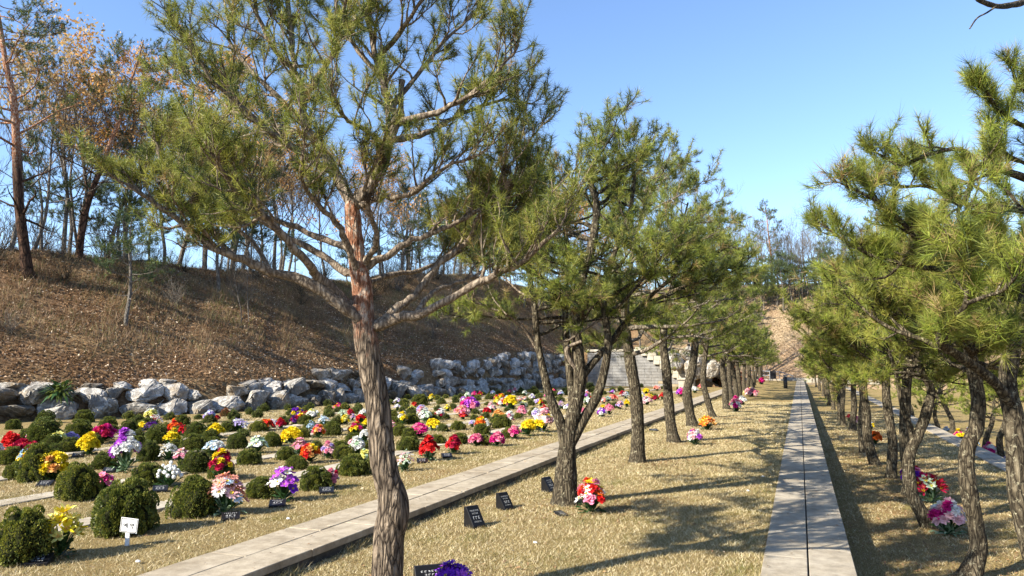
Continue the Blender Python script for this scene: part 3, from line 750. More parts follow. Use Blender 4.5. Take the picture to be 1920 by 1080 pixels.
# ===== T3 .. further left row
def left_pine(px, py, seed, h, fork, cr, r, lab, per=24, width=0.007, path=None, nprim=17):
    b = gz(px, py, -0.02) if py else Vector((px, 0, 0))
    root = empty("pine_tree", b); tag(root, lab, "tree", LG)
    tp = None
    if path: tp = traced(b, depth(b), [(path, (0, 0), (.1, .1))])[0][0]
    garden_pine(root, seed, h, fork, cr, r, (0, 0), M['bark2'], int(per * 1.75), width * 0.85, int(nprim * 1.7), 10, 6, 0.48, 0.18, 0.11, LM, LW, rough=0.0055 if path else 0, trunk_path=tp, elev=(0.02, 0.55), bark2=M['bark3'])
    return root
left_pine(1195, 867, 31, 4.55, 1.75, 2.2, 0.115, "third pine along the left row, straight mossy trunk and a wide dense dome", path=[(1195, 872), (1196, 800), (1192, 740), (1184, 690), (1176, 640), (1172, 590), (1180, 520), (1190, 450), (1205, 400), (1212, 360), (1220, 335)])
left_pine(1262, 830, 32, 4.5, 1.8, 1.95, 0.115, "fourth pine along the left row, bare trunk slightly bowed left", path=[(1264, 833), (1256, 780), (1252, 730), (1248, 680), (1243, 640), (1250, 590), (1262, 530), (1270, 470), (1280, 420), (1290, 380)])
left_pine(1297, 800, 33, 4.2, 1.85, 1.8, 0.13, "fifth pine along the left row, trunk kinked in an S", per=20, width=.009, path=[(1299, 802), (1292, 765), (1288, 735), (1296, 700), (1301, 670), (1305, 630), (1312, 580), (1318, 520), (1325, 470)])
left_pine(1335, 783, 34, 4.0, 1.75, 1.6, 0.10, "sixth pine along the left row, slim trunk leaning to the left", per=20, width=.009, path=[(1337, 785), (1328, 755), (1319, 720), (1320, 690), (1323, 660), (1330, 620), (1338, 570), (1345, 520)])
protoL = [left_pine(1363, 768, 35, 4.0, 1.7, 1.6, 0.12, "seventh pine along the left row, trunk base bending right", per=16, width=.012),
          left_pine(1373, 752, 36, 3.9, 1.65, 1.55, 0.115, "eighth pine along the left row, standing beside the pink and white bouquet", per=16, width=.012, nprim=15)]
k = 9
for i, (x, Y) in enumerate([(-2.7, 35.5), (-2.85, 38.5), (-2.7, 42.0), (-3.1, 46.5), (-2.9, 50.5), (-3.1, 55), (-3.3, 60), (-3.0, 65), (-3.3, 70), (-3.5, 75)]):
    copy_tree(protoL[i % 2], (x, Y, -0.02), i * 1.7 + .4, 0.95 + 0.1 * math.sin(i * 2.1), "%s pine along the left row, counted from the camera" % ORD[k], LG); k += 1
# ===== right row. R0: near limbs reaching into the frame from the right
rng = np.random.default_rng(77)
pR0 = gX(1918, 900, 1.5)
b0 = Vector((1.5, pR0.y, -0.37)); D0 = depth(b0)
root = empty("pine_tree", b0)
tag(root, "nearest pine on the right edge, dark limbs with long bright needle tufts against the sky", "tree", RG)
TW, BW, tips = Wood(), Wood(), []
P = traced(b0, D0, [([(1990, 1230), (1960, 1110), (1930, 1010), (1912, 930), (1906, 850), (1900, 780), (1890, 720), (1900, 640), (1925, 560), (1945, 470), (1960, 400), (1975, 330), (1990, 240)], (0, 0), (.1, .1))])[0][0]
P[0] = (P[0][0], P[0][1], -0.05); P = catmull(P, 8)
TW.tube(P, np.interp(P[:, 2], [0, .2, 1.5, 2.4, 3.6], [.11, .08, .07, .055, .03]), 32, 0.007, 9)
lim = traced(b0, D0, [
    ([(1905, 770), (1860, 712), (1790, 662), (1763, 640), (1776, 600), (1810, 572), (1812, 500), (1815, 465)], (0, -.9), (.042, .010)),
    ([(1815, 568), (1850, 555), (1880, 545), (1905, 520)], (-.8, -1.2), (.014, .008)),
    ([(1940, 480), (1880, 448), (1841, 442), (1780, 433), (1724, 448), (1690, 415), (1640, 375), (1585, 348)], (0, -.5), (.034, .008)),
    ([(1940, 500), (1870, 510), (1802, 505), (1741, 503), (1647, 483), (1591, 455), (1540, 420)], (0, .2), (.034, .008)),
    ([(1975, 360), (1920, 333), (1869, 317), (1835, 311), (1813, 367), (1797, 394), (1800, 440)], (0, -.8), (.032, .010)),
    ([(1835, 311), (1800, 280), (1740, 290), (1690, 310), (1650, 290)], (-.5, -.3), (.020, .008)),
    ([(1960, 400), (1880, 390), (1800, 380), (1740, 350), (1680, 350), (1625, 330)], (0, .4), (.026, .008)),
    ([(1985, 250), (1930, 240), (1890, 220), (1860, 190), (1850, 170)], (0, -.6), (.024, .009)),
    ([(1985, 250), (1940, 190), (1910, 160), (1900, 140)], (0, -.2), (.02, .009)),
    ([(1950, 560), (1930, 620), (1890, 640), (1850, 640)], (0, -.5), (.018, .008)),
    ([(1990, 240), (2040, 100), (2010, 20), (1940, 3), (1905, 8), (1872, 12), (1840, 2), (1820, -15)], (0, -1.6), (.03, .012)),
    ([(1920, 590), (1870, 570), (1830, 600), (1790, 560)], (-.2, .4), (.018, .008)),
    ([(1985, 340), (1930, 310), (1890, 290), (1862, 255)], (0, -.2), (.02, .008)),
    ([(1985, 420), (1930, 405), (1890, 360), (1870, 345)], (.2, .5), (.02, .008)),
    ([(1950, 470), (1900, 485), (1860, 470), (1835, 420)], (0, .8), (.018, .008)),
    ([(1945, 530), (1900, 520), (1870, 480), (1850, 450)], (0, -.5), (.018, .008)),
    ([(1880, 390), (1830, 350), (1780, 330), (1730, 300)], (.2, .6), (.016, .007)),
    ([(1720, 452), (1700, 480), (1660, 520), (1600, 520)], (-.2, .4), (.014, .008)),
])
for i, (P, r0, r1) in enumerate(lim):
    P = catmull(P, 4); R = np.linspace(r0, r1, len(P)) * (1 + 0.1 * rng.normal(0, 1, len(P)).clip(-1, 1))
    BW.tube(P, R, 8)
    if i == 10: continue
    ln = np.linalg.norm(np.diff(P, axis=0), axis=1).sum()
    foliate(BW, tips, P, R, rng, max(5, int(ln * 11)), 0.22, 4, 0.12, 0.125, 0.45 if i in (0, 2, 3, 6) else 0.25, 0.16)
q = traced(b0, D0, [([(1868, 12), (1850, 24), (1832, 34), (1818, 54)], (-1.3, -1.35), (.007, .004))])[0]
BW.tube(catmull(q[0], 4), np.linspace(.006, .004, 13), 6)
finish_tree(root, TW, BW, tips, M['bark2'], 62, 0.0036, 0.72, [M['ndl_b'], M['ndl_e'], M['ndl_a'], M['ndl_c'], M['ndl_d']], [0.36, 0.26, 0.2, 0.12, 0.06], rng, 1.1)
def right_pine(px, py, seed, h, fork, cr, r, lab, per, width, path=None, nprim=16, bark=None, stems=None):
    b = gz(px, py, -0.37); root = empty("pine_tree", b); tag(root, lab, "tree", RG)
    tp = st = None
    if path: tp = traced(b, depth(b), [(path, (0, 0), (.1, .1))])[0][0]
    if stems: st = traced(b, depth(b), stems)
    garden_pine(root, seed, h, fork, cr, r, (0, 0), bark or M['bark2'], int(per * 1.75), width * 0.85, int(nprim * 1.7), 10, 6, 0.46, 0.16, 0.11, RM, RW, rough=0.006 if path else 0, trunk_path=tp, stems=st, elev=(0.0, 0.6), bark2=M['bark2'])
    return root
right_pine(1815, 1085, 51, 3.8, 1.85, 1.35, 0.076, "second pine along the right row, dark wavy trunk crossing the slab path beyond", 30, 0.0055,
           [(1812, 1090), (1834, 1035), (1830, 985), (1818, 930), (1812, 880), (1814, 840), (1830, 800), (1834, 750), (1826, 700), (1815, 640), (1805, 580), (1800, 520)])
right_pine(1740, 990, 52, 4.1, 1.75, 1.4, 0.082, "third pine along the right row, curved trunk forking low beside the white peonies", 28, 0.006,
           [(1748, 993), (1730, 965), (1712, 930), (1704, 890), (1706, 850), (1722, 815), (1738, 770), (1745, 730), (1725, 690), (1715, 640), (1710, 580), (1705, 520)],
           stems=[([(1716, 830), (1702, 790), (1690, 755), (1680, 700), (1660, 640)], (0, .2), (.045, .018))])
right_pine(1704, 928, 53, 4.0, 1.8, 1.3, 0.085, "fourth pine along the right row, mostly hidden behind the forked pine", 22, 0.007)
right_pine(1671, 897, 54, 4.1, 1.8, 1.25, 0.085, "fifth pine along the right row, straight upright trunk", 22, 0.008,
           [(1671, 900), (1672, 870), (1674, 830), (1668, 790), (1662, 745), (1660, 700), (1655, 650), (1650, 600), (1648, 560)])
right_pine(1642, 872, 55, 4.0, 1.75, 1.25, 0.095, "sixth pine along the right row, thick trunk leaning to the left", 20, 0.009,
           [(1642, 875), (1632, 845), (1626, 815), (1624, 780), (1620, 745), (1615, 700), (1610, 650), (1612, 600)])
protoR = [right_pine(1621, 850, 56, 3.8, 1.6, 1.2, 0.085, "seventh pine along the right row, close behind the thick leaning one", 16, 0.012, nprim=14),
          right_pine(1599, 808, 57, 3.6, 1.5, 1.1, 0.09, "eighth pine along the right row, counted from the camera", 16, 0.012, nprim=14)]
k = 9
for i, (x, Y) in enumerate([(1.25, 26.2), (1.3, 29), (1.4, 32), (1.3, 35.5), (1.25, 39), (1.4, 42.5), (1.35, 46), (1.3, 50), (1.4, 54), (1.3, 59), (1.4, 65), (1.3, 71)]):
    copy_tree(protoR[i % 2], (x, Y, -0.37), i * 1.9, 0.9 + 0.08 * math.sin(i * 1.7), "%s pine along the right row, counted from the camera" % ORD[k], RG); k += 1
# second, lower row beyond the right slab path
G3 = "small bright pines beyond the right slab path"
rt = empty("pine_tree", gz(1879, 866, Z_LL)); tag(rt, "small bright yellow green pine beyond the right slab path, nearest of its row", "tree", G3)
garden_pine(rt, 61, 2.1, 0.95, 0.95, 0.075, (0, 0), M['bark2'], 26, 0.010, 12, 7, 5, 0.34, 0.13, 0.08, [M['ndl_e'], M['ndl_a'], M['ndl_b']], [0.5, 0.35, 0.15], flat=0.45)
for i, (px, py) in enumerate([(1846, 850), (1786, 823), (1761, 810), (1735, 795), (1712, 785), (1700, 775)]):
    p = gz(px, py, Z_LL); copy_tree(rt, p, i * 2.3 + 1, 0.95 + 0.1 * (i % 2), "small bright pine beyond the right slab path, %s from the near end" % ORD[i + 2], G3)

# ---------------------------------------------------------------- woodland trees on the hills
def bare_tree(seed, h, r, bark, leaf=None, nleaf=0, spread=1.0, upright=0.25):
    """returns list of (partname, mesh)"""
    rng = np.random.default_rng(seed); TW, BW = Wood(), Wood(); tips = []
    P, d = wander(np.array([0, 0, -0.15]), np.array([rng.normal(0, .08), rng.normal(0, .08), 1.0]), h * 0.9, 9, rng, 0.07, 0.1)
    P = catmull(P, 3); R = np.interp(np.linspace(0, 1, len(P)), [0, .05, .5, 1], [r * 1.3, r, r * .62, r * .12]); TW.tube(P, R, 9)
    def rec(p, d, L, r_, lev):
        Q, de = wander(p, d, L, 4, rng, 0.13, upright * 0.35)
        BW.tube(Q, np.linspace(r_, r_ * 0.45, 5), 4 if lev < 2 else 3)
        if lev == 3: tips.append((Q[-1], de)); tips.append((Q[2], de)); return
        for j in range([5, 4, 4][lev]):
            u = rng.uniform(0.3, 1.0) * 4; i = min(int(u), 3); f = u - i
            q = Q[i] * (1 - f) + Q[i + 1] * f
            rec(q, nrm(branch_off(nrm(Q[i + 1] - Q[i]), rng, rng.uniform(0.35, 0.85)) + np.array([0, 0, upright])), L * rng.uniform(0.42, 0.66), r_ * 0.5, lev + 1)
    nb = 13
    for k in range(nb):
        f = 0.30 + 0.68 * (k + rng.uniform(-.3, .3)) / nb; i = min(int(f * (len(P) - 1)), len(P) - 2)
        az = k * 2.4 + rng.uniform(-.4, .4); el = rng.uniform(0.4, 0.95)
        d = np.array([math.cos(az) * math.cos(el), math.sin(az) * math.cos(el), math.sin(el)])
        rec(P[i], d, h * 0.30 * spread * (1.15 - 0.65 * f), max(0.012, R[i] * 0.45), 0)
    parts = [("trunk", TW.mesh("trunk", bark)), ("branches", BW.mesh("branches", bark))]
    if leaf and nleaf:
        T = np.array([t[0] for t in tips]); k = rng.integers(0, len(T), nleaf)
        C = T[k] + rng.normal(0, 0.13, (nleaf, 3)); S = rng.uniform(0.05, 0.10, nleaf)
        u = rand_unit(nleaf, rng); v = np.cross(u, rand_unit(nleaf, rng)); v /= np.linalg.norm(v, axis=1)[:, None]
        V = np.empty((nleaf, 4, 3)); V[:, 0] = C - u * S[:, None]; V[:, 1] = C + v * S[:, None] * .5; V[:, 2] = C + u * S[:, None]; V[:, 3] = C - v * S[:, None] * .5
        # leave gaps: whole limbs are bare
        keep = np.array([noise.noise(Vector(c) * 0.55 + Vector((seed, 0, 0))) for c in C]) > -0.12
        V = V[keep]
        parts.append(("crown", mesh_np("crown", V, [np.arange(len(V) * 4).reshape(-1, 4)], [leaf, M['oak2']], rng.choice(2, len(V), p=[0.75, 0.25]))))
    return parts
def wood_pine(seed, h, r, bark, clear=0.55, cr=1.7, tufts=1.0, dead=6, per=20):
    rng = np.random.default_rng(seed); TW, BW = Wood(), Wood(); tips = []
    P, d = wander(np.array([0, 0, -0.15]), np.array([rng.normal(0, .1), rng.normal(0, .1), 1.0]), h, 9, rng, 0.06, 0.12)
    P = catmull(P, 3); R = np.interp(np.linspace(0, 1, len(P)), [0, .05, .5, 1], [r * 1.3, r, r * .68, r * .15]); TW.tube(P, R, 10)
    nb = int(16 * tufts)
    for k in range(nb + dead):
        f = clear + (1 - clear) * (k - dead) / nb if k >= dead else rng.uniform(0.2, clear)
        i = min(int(f * (len(P) - 1)), len(P) - 2); az = k * 2.4 + rng.uniform(-.5, .5); el = rng.uniform(-0.1, 0.5)
        d = np.array([math.cos(az) * math.cos(el), math.sin(az) * math.cos(el), math.sin(el)])
        Lb = cr * (1.15 - 0.75 * (f - clear) / (1 - clear)) * rng.uniform(.6, 1.1) if k >= dead else cr * rng.uniform(.3, .7)
        Q, _ = wander(P[i], d, Lb, 5, rng, 0.2, 0.05); RQ = np.linspace(max(0.014, R[i] * .35), 0.008, 6); BW.tube(Q, RQ, 5)
        if k >= dead: foliate(BW, tips, Q, RQ, rng, 7, 0.6, 4, 0.24, 0.14, 0.3, 0.1, 0.3, 3)
    parts = [("trunk", TW.mesh("trunk", bark)), ("branches", BW.mesh("branches", bark))]
    parts.append(("crown", needle_mesh("crown", [t[0] for t in tips], [t[1] for t in tips], [t[2] for t in tips], per, 0.016, 0.95, [M['ndl_f'], M['ndl_c'], M['ndl_b']], [0.5, 0.35, 0.15], rng, 1.3)))
    return parts
def plant(name, parts, loc, rz, sc, label, group, tilt=(0, 0)):
    root = empty(name, loc, rz, sc); root.rotation_euler = (tilt[0], tilt[1], rz)
    tag(root, label, "tree", group)
    for nm, me in parts: link(nm, me, root)
    return root
BT = [bare_tree(101, 9, .095, M['barkg'], M['oak'], 4500, 1.15), bare_tree(102, 9, .08, M['barkg'], M['oak2'], 2500, 1.1), bare_tree(103, 8, .065, M['barkg']), bare_tree(104, 9, .08, M['barkg'], spread=1.15),
      bare_tree(105, 8.5, .09, M['barkg'], M['oak'], 3500, 1.2)]
WP = [wood_pine(201, 10, .16, M['barkr'], 0.42, 2.6, 1.7), wood_pine(202, 7, .10, M['barkg'], 0.25, 1.9, 1.5), wood_pine(203, 4.2, .075, M['barkg'], 0.42, 1.3, 0.8, 3), wood_pine(204, 9, .13, M['barkr'], 0.35, 2.3, 1.6)]
HG = "trees of the wood on the left hillside"
def hillspot(px, py):
    p = hit(px, py); return p
def hp(px, py, parts, name, rz, sc, label, tilt=(0, 0)):
    p = hillspot(px, py)
    if p is None: p = gX(px, py, -27)
    p.z = h1(p.x, p.y)
    return plant(name, parts, p, rz, sc, label, HG, tilt)
hp(52, 518, WP[0], "pine_tree", 0.3, 1.15, "tall red-barked pine leaning left at the far left of the hillside", (0, rad(-11)))
hp(236, 612, WP[2], "pine_tree", 1.0, 0.95, "small grey-trunked pine with a curved stem low on the hillside")
hp(410, 548, WP[2], "pine_tree", 2.6, 1.15, "pale slanting small pine halfway up the hillside, left of the big pine", (0, rad(-6)))
hp(452, 606, BT[2], "bare_tree", 0.2, 0.32, "left one of two thin saplings side by side on the hillside")
hp(466, 606, BT[3], "bare_tree", 1.4, 0.34, "right one of two thin saplings side by side on the hillside")
hp(150, 482, WP[3], "pine_tree", 4.0, 1.05, "slender red pine on the ridge right of the tall leaning pine", (0, rad(-14)))
hp(238, 470, BT[0], "oak_tree", 0.0, 1.0, "straight oak with orange leaves on the ridge above the small grey pine")
hp(120, 470, BT[4], "oak_tree", 2.0, 1.0, "orange-leaved oak on the ridge behind the slender red pine")
hp(20, 470, BT[1], "oak_tree", 1.0, 1.0, "thin tan-leaved oak at the left edge of the ridge")
hp(310, 465, BT[3], "bare_tree", 2.2, 1.0, "leaning leafless tree on the ridge above the slanting small pine", (0, rad(5)))
hp(385, 462, BT[0], "oak_tree", 3.6, 0.9, "oak with a few orange leaves, glimpsed through the big pine's left limbs")
hp(60, 468, BT[2], "bare_tree", 0.7, 1.0, "leafless leaning tree between the two left ridge pines", (0, rad(14)))
hp(455, 462, WP[1], "pine_tree", 0.9, 1.0, "mid-sized pine on the ridge behind the big pine's left limbs")
hp(540, 470, BT[1], "oak_tree", 0.5, 1.0, "tan-leaved oak on the ridge left of the big pine's trunk")
hp(610, 480, BT[3], "bare_tree", 1.9, 1.0, "leafless tree on the ridge just left of the big pine's trunk")
hp(720, 490, BT[4], "oak_tree", 3.9, 0.9, "oak on the ridge just right of the big pine's trunk")
hp(790, 505, WP[1], "pine_tree", 5.0, 0.9, "pine on the ridge seen under the big pine's right limbs")
hp(840, 585, BT[2], "bare_tree", 2.9, 0.45, "small leafless tree low on the slope right of the big pine")
hp(200, 478, WP[1], "pine_tree", 1.6, 0.9, "bushy dark green pine on the ridge between oak and slender red pine")
rnd = random.Random(5); used = []
kinds = [(BT[0], "oak_tree", "oak with orange leaves"), (BT[1], "oak_tree", "oak with thin tan leaves"), (BT[2], "bare_tree", "slim leafless tree"), (BT[3], "bare_tree", "spreading leafless tree"), (WP[1], "pine_tree", "dark bushy pine"), (BT[4], "oak_tree", "broad oak with orange leaves")]
cands = []
for i in range(34):
    Yc = 14 + i * 1.4 + rnd.uniform(-.6, .6); s_ = rnd.uniform(9.5, 17.5); Xc = float(xwall(Yc)) - s_
    cands.append((Xc, Yc))
cnt = {}
for i, (Xc, Yc) in enumerate(cands):
    k = rnd.choice([0, 1, 2, 3, 4, 2, 4, 5]); parts, nm, ds = kinds[k]; cnt[ds] = cnt.get(ds, 0) + 1
    plant(nm, parts, (Xc, Yc, h1(Xc, Yc)), rnd.uniform(0, 6), rnd.uniform(0.95, 1.4), "%s on the left ridge, %s of its kind from the left" % (ds, ORD[cnt[ds]]), HG)
# tall bare trees and pines behind the left row (photo x 1000..1400)
for i, (px, Y, kk, sc) in enumerate([(1010, 62, 1, 1.6), (1050, 64, 2, 1.5), (1090, 68, 0, 1.5), (1250, 70, 3, 2.0), (1290, 72, 3, 1.9), (1225, 66, 2, 1.7), (1150, 66, 1, 1.1), (1325, 84, 4, 2.0), (1200, 62, 5, 0.9)]):
    d = ray(px, 600); t = Y / d.y; X = d.x * t
    parts, nm, ds = kinds[kk]
    plant(nm, parts, (X, Y, h1(X, Y)), i * 1.3, sc, "%s behind the left pine row, %s from the left" % (ds, ORD[i + 1]), "tall trees rising behind the left pine row")
for i in range(22):
    px = 850 + i * 11; Y = [58, 66, 74, 82][i % 4]
    d = ray(px, 560); X = d.x * Y / d.y
    parts, nm, ds = kinds[[4, 2, 4, 1, 3][i % 5]]
    plant(nm, parts, (X, Y, h1(X, Y)), i * 1.1, rnd.uniform(.7, 1.0), "%s on the distant left ridge, %s from the left" % (ds, ORD[i + 1]), "trees on the distant part of the left ridge")
FG = "trees along the top of the far slope"
rnd = random.Random(9)
far = []
for px in range(1385, 1700, 7):
    far.append((px + rnd.uniform(-3, 3), rnd.uniform(98, 116), rnd.choice([2, 3, 2, 3, 4, 4, 3])))
for px in range(1392, 1640, 9): far.append((px + rnd.uniform(-4, 4), rnd.uniform(95, 100), 7))
far.append((1455, 100, 6)); far.append((1330, 92, 6)); far.append((1640, 94, 6)); far.append((1700, 92, 6))
far.sort()
for i, (px, Y, kk) in enumerate(far):
    d = ray(px, 600); t = Y / d.y; X = d.x * t
    if kk == 7: parts, nm, ds, sc = WP[2], "pine_tree", "small green pine", rnd.uniform(1.0, 1.5)
    elif kk == 6: parts, nm, ds, sc = WP[3], "pine_tree", "tall dark pine", 1.35
    else: parts, nm, ds = kinds[kk]; sc = rnd.uniform(0.8, 1.3)
    if kk == 4: sc *= 0.8
    plant(nm, parts, (X, Y, h1(X, Y)), rnd.uniform(0, 6), sc, "%s on the far slope, %s tree from the left" % (ds, ORD[i + 1]), FG)
for i in range(14):
    X = 16 + i * 1.6; Y = 30 + (i * 37) % 45
    parts, nm, ds = kinds[[4, 2, 3, 1][i % 4]]
    plant(nm, parts, (X, Y, h1(X, Y)), i, 0.6, "%s behind the right pine row, %s outward" % (ds, ORD[i + 1]), "trees on the right slope")
# shrubs on the hillside (leafless brushwood)
def brush(seed, mat, n=260, h=0.9):
    rng = np.random.default_rng(seed); W = Wood()
    for k in range(26):
        az = rng.uniform(0, 6.28); el = rng.uniform(0.7, 1.4)
        d = np.array([math.cos(az) * math.cos(el), math.sin(az) * math.cos(el), math.sin(el)])
        Q, de = wander(np.array([rng.normal(0, .06), rng.normal(0, .06), 0]), d, h * rng.uniform(.6, 1.1), 4, rng, .15, .02)
        W.tube(Q, np.linspace(.008, .004, 5), 3)
        for j in range(4):
            S, _ = wander(Q[rng.integers(1, 5)], branch_off(de, rng, .6), h * .35, 3, rng, .2, .05); W.tube(S, [.005, .004, .003, .003], 3)
    return W.mesh("brushwood", mat)
BR = [brush(301, M['barkg']), brush(302, M['bark2'], h=1.2)]
rnd = random.Random(4)
for i in range(40):
    Y = 11 + i * 1.1; s_ = rnd.uniform(2, 10); X = float(xwall(Y)) - s_
    o = link("brushwood_shrub", BR[i % 2], None, (X, Y, h1(X, Y))); o.rotation_euler = (0, 0, rnd.uniform(0, 6)); o.scale = (rnd.uniform(.6, 1.1),) * 3
    tag(o, "leafless brushwood shrub on the left hillside, %s from the near end" % ORD[i + 1], "shrub", "leafless shrubs on the left hillside")

for i in range(44):
    Y = 12 + i * 1.0; X = float(xwall(Y)) - rnd.uniform(7.5, 13)
    o = link("brushwood_shrub", BR[i % 2], None, (X, Y, h1(X, Y))); o.rotation_euler = (0, 0, rnd.uniform(0, 6)); o.scale = (rnd.uniform(1.0, 1.9),) * 3
    tag(o, "taller leafless brushwood shrub on the crest of the left hillside, %s from the near end" % ORD[i + 1], "shrub", "leafless shrubs on the left hillside")
for i in range(12):
    Y = 14 + i * 2.9; X = float(xwall(Y)) - rnd.uniform(8.5, 12)
    plant("pine_tree", WP[2], (X, Y, h1(X, Y)), i * 1.1, rnd.uniform(.6, .95), "young pine on the crest of the left hillside, %s from the near end" % ORD[i + 1], HG)

# ---------------------------------------------------------------- boulders
def boulder_mesh(seed, mat, sub=3):
    rng = random.Random(seed); bm = bmesh.new()
    for i in range(15):
        v = Vector((rng.gauss(0, 1), rng.gauss(0, 1), rng.gauss(0, 1))).normalized()
        v = Vector((math.copysign(abs(v.x) ** .7, v.x), math.copysign(abs(v.y) ** .7, v.y), math.copysign(abs(v.z) ** .7, v.z))) * 0.52
        bm.verts.new(v)
    r = bmesh.ops.convex_hull(bm, input=bm.verts)
    junk = [g for g in r['geom_interior'] + r['geom_unused'] if isinstance(g, bmesh.types.BMVert)]
    bmesh.ops.delete(bm, geom=list(set(junk)), context='VERTS')
    bmesh.ops.bevel(bm, geom=bm.edges[:], offset=0.045, segments=2, affect='EDGES')
    for v in bm.verts:
        if v.co.length > 0.56: v.co = v.co.normalized() * 0.56
    bmesh.ops.triangulate(bm, faces=bm.faces[:])
    for _ in range(2): bmesh.ops.subdivide_edges(bm, edges=[e for e in bm.edges if e.calc_length() > 0.09], cuts=1, use_grid_fill=False)
    bmesh.ops.triangulate(bm, faces=bm.faces[:])
    bm.normal_update()
    for v in bm.verts:
        n1 = noise.noise(v.co * 3.1 + Vector((seed, 0, 0))); n2 = noise.noise(v.co * 9 + Vector((0, seed, 0))); n3 = noise.noise(v.co * 22)
        v.co += v.normal * (n1 * 0.07 + n2 * 0.028 + n3 * 0.012)
    for v in bm.verts:
        if v.co.length > 0.64: v.co = v.co.normalized() * 0.64
    return bm_mesh("boulder", bm, [mat], False)
RK = [boulder_mesh(400 + i, M[['rock1', 'rock2', 'rock1', 'rock3', 'rock1', 'rock2'][i % 6]]) for i in range(14)]
RT = ['grey', 'pale', 'grey', 'brownish', 'grey', 'pale']
rnd = random.Random(12)
def put_rock(k, loc, sc, rot, label, group): 
    o = link("boulder", RK[k % 14], None, loc); o.scale = sc; o.rotation_euler = rot
    return tag(o, label, "boulder", group)
def course(ci, y0, y1, zf, off, wlo, whi, hlo, hhi, skip=0.0):
    Y = y0; i = 1
    while Y < y1:
        w = rnd.uniform(wlo, whi); hh = rnd.uniform(hlo, hhi)
        x = float(xwall(Y + w / 2)) - (off if off < .2 else min(off, .78 * (zf(Y) + .3) / float(hwall(Y)))) + rnd.uniform(-.06, .10)
        if rnd.random() > skip:
            k = rnd.randrange(14); z = zf(Y) + hh * 0.42
            cname = ['lowest', 'second', 'third', 'fourth', 'top'][ci]
            put_rock(k, (x, Y + w / 2, z), (rnd.uniform(.75, 1.0), w * 1.12, hh * 1.12), (rnd.uniform(-.15, .15), rnd.uniform(-.15, .15), rnd.uniform(-.25, .25)),
                     "%s boulder, %s from the near end in the %s course of the wall" % (RT[k % 6], ORD[i], cname), "boulders of the retaining wall below the left hillside"); i += 1
        Y += w * 0.95
course(0, 9, 50.5, lambda Y: 0.03, 0.05, 0.6, 1.25, 0.42, 0.80)
course(1, 9, 50.5, lambda Y: 0.52, 0.45, 0.45, 1.1, 0.30, 0.6, 0.10)
course(2, 24, 50.5, lambda Y: 0.95, 0.75, 0.45, 1.0, 0.35, 0.65, 0.15)
course(3, 32, 50.5, lambda Y: 1.35, 0.95, 0.6, 1.1, 0.5, 0.75, 0.15)
course(4, 39, 50.5, lambda Y: 1.8, 1.15, 0.6, 1.1, 0.45, 0.7, 0.2)
course(2, 9, 24, lambda Y: 0.82, 0.95, 0.5, 1.2, 0.2, 0.36, 0.25)
G5 = "boulders beside the block wall"
for i, (px, py, s_, kk) in enumerate([(1262, 672, 1.5, 5), (1275, 700, 1.7, 1), (1240, 668, 1.3, 5), (1300, 690, 1.4, 2), (1318, 705, 1.2, 0), (1290, 668, 1.3, 4), (1330, 690, 1.3, 2), (1262, 716, 1.0, 5), (1345, 712, 1.0, 0), (1310, 672, 1.2, 4), (1350, 695, 1.1, 2)]):
    p = gD(px, py, 49.5 + (i % 3) * 1.5)
    put_rock(kk, p, (s_, s_ * .9, s_ * 1.15), (rnd.uniform(-.3, .3), rnd.uniform(-.3, .3), rnd.uniform(0, 3)), "%s boulder right of the stepped block wall, %s of that heap" % (RT[kk % 6], ORD[i + 1]), G5)
for i in range(26):
    Y = 52 + i * 1.05; z = rnd.uniform(.1, 1.2)
    kk = rnd.randrange(14)
    put_rock(kk, (-5.8 - z * .75, Y, z + .05), (rnd.uniform(.9, 1.3),) * 3, (rnd.random(), rnd.random(), rnd.random() * 3), "%s boulder on the bank behind the far left pines, %s outward" % (RT[kk % 6], ORD[i + 1]), "boulders on the bank behind the far left pines")
# block retaining wall across the end of the shrub field
wl = empty("retaining_wall", (-10.8, 51.0, 0.08)); tag(wl, "grey and cream block wall with stepped right end closing the shrub field", "wall")
bm = bmesh.new(); rnd = random.Random(8)
def wall_blocks(bm, mi_pick, x0f, x1f, rows, bh, yy0, yy1):
    for r in range(rows):
        x0, x1 = x0f(r), x1f(r); x = x0 - (0.45 if r % 2 else 0.0)
        while x < x1 - 0.02:
            a, b = max(x, x0), min(x + 0.9, x1)
            if b - a > 0.04: bm_box(bm, (a + .005, yy0 + rnd.uniform(-.02, .012), r * bh + .006), (b - .005, yy1, (r + 1) * bh - .006), mi_pick(r, a), 0.008)
            x += 0.9
wall_blocks(bm, lambda r, a: 2 if (a > 1.6 and rnd.random() < .3) else 0, lambda r: -3.2, lambda r: 3.6 - max(0, (r * .667 - 1)) * 0.42, 12, 0.20, 0.0, 0.45)
link("block_face", bm_mesh("block_face", bm, [M['block'], M['block2'], M['block3']]), wl)
bm = bmesh.new()
for r in range(9):
    xr = 3.6 - max(0, (r - 1)) * 0.42
    bm_box(bm, (xr + .01, -.18, r * .30 + .004), (xr + .62, .5, (r + 1) * .30 - .004), 0, .012)
    if r > 0: bm_box(bm, (xr + .01 - .42, -.2, r * .30 + .004), (xr - .004, -.014, (r + 1) * .30 - .004), 0, .012)
link("stepped_end", bm_mesh("stepped_end", bm, [M['block2']]), wl)
bm = bmesh.new()
x = -3.2
while x < 0.7: bm_box(bm, (x, -.08, 2.404), (x + .94, .5, 2.56), 0, .012); x += .95
link("coping", bm_mesh("coping", bm, [M['block2']]), wl)
bm = bmesh.new(); bm_box(bm, (-.42, -.35, 0), (.42, .35, .62), 0, .02); bm_box(bm, (-.5, -.42, .625), (.5, .42, .74), 0, .02)
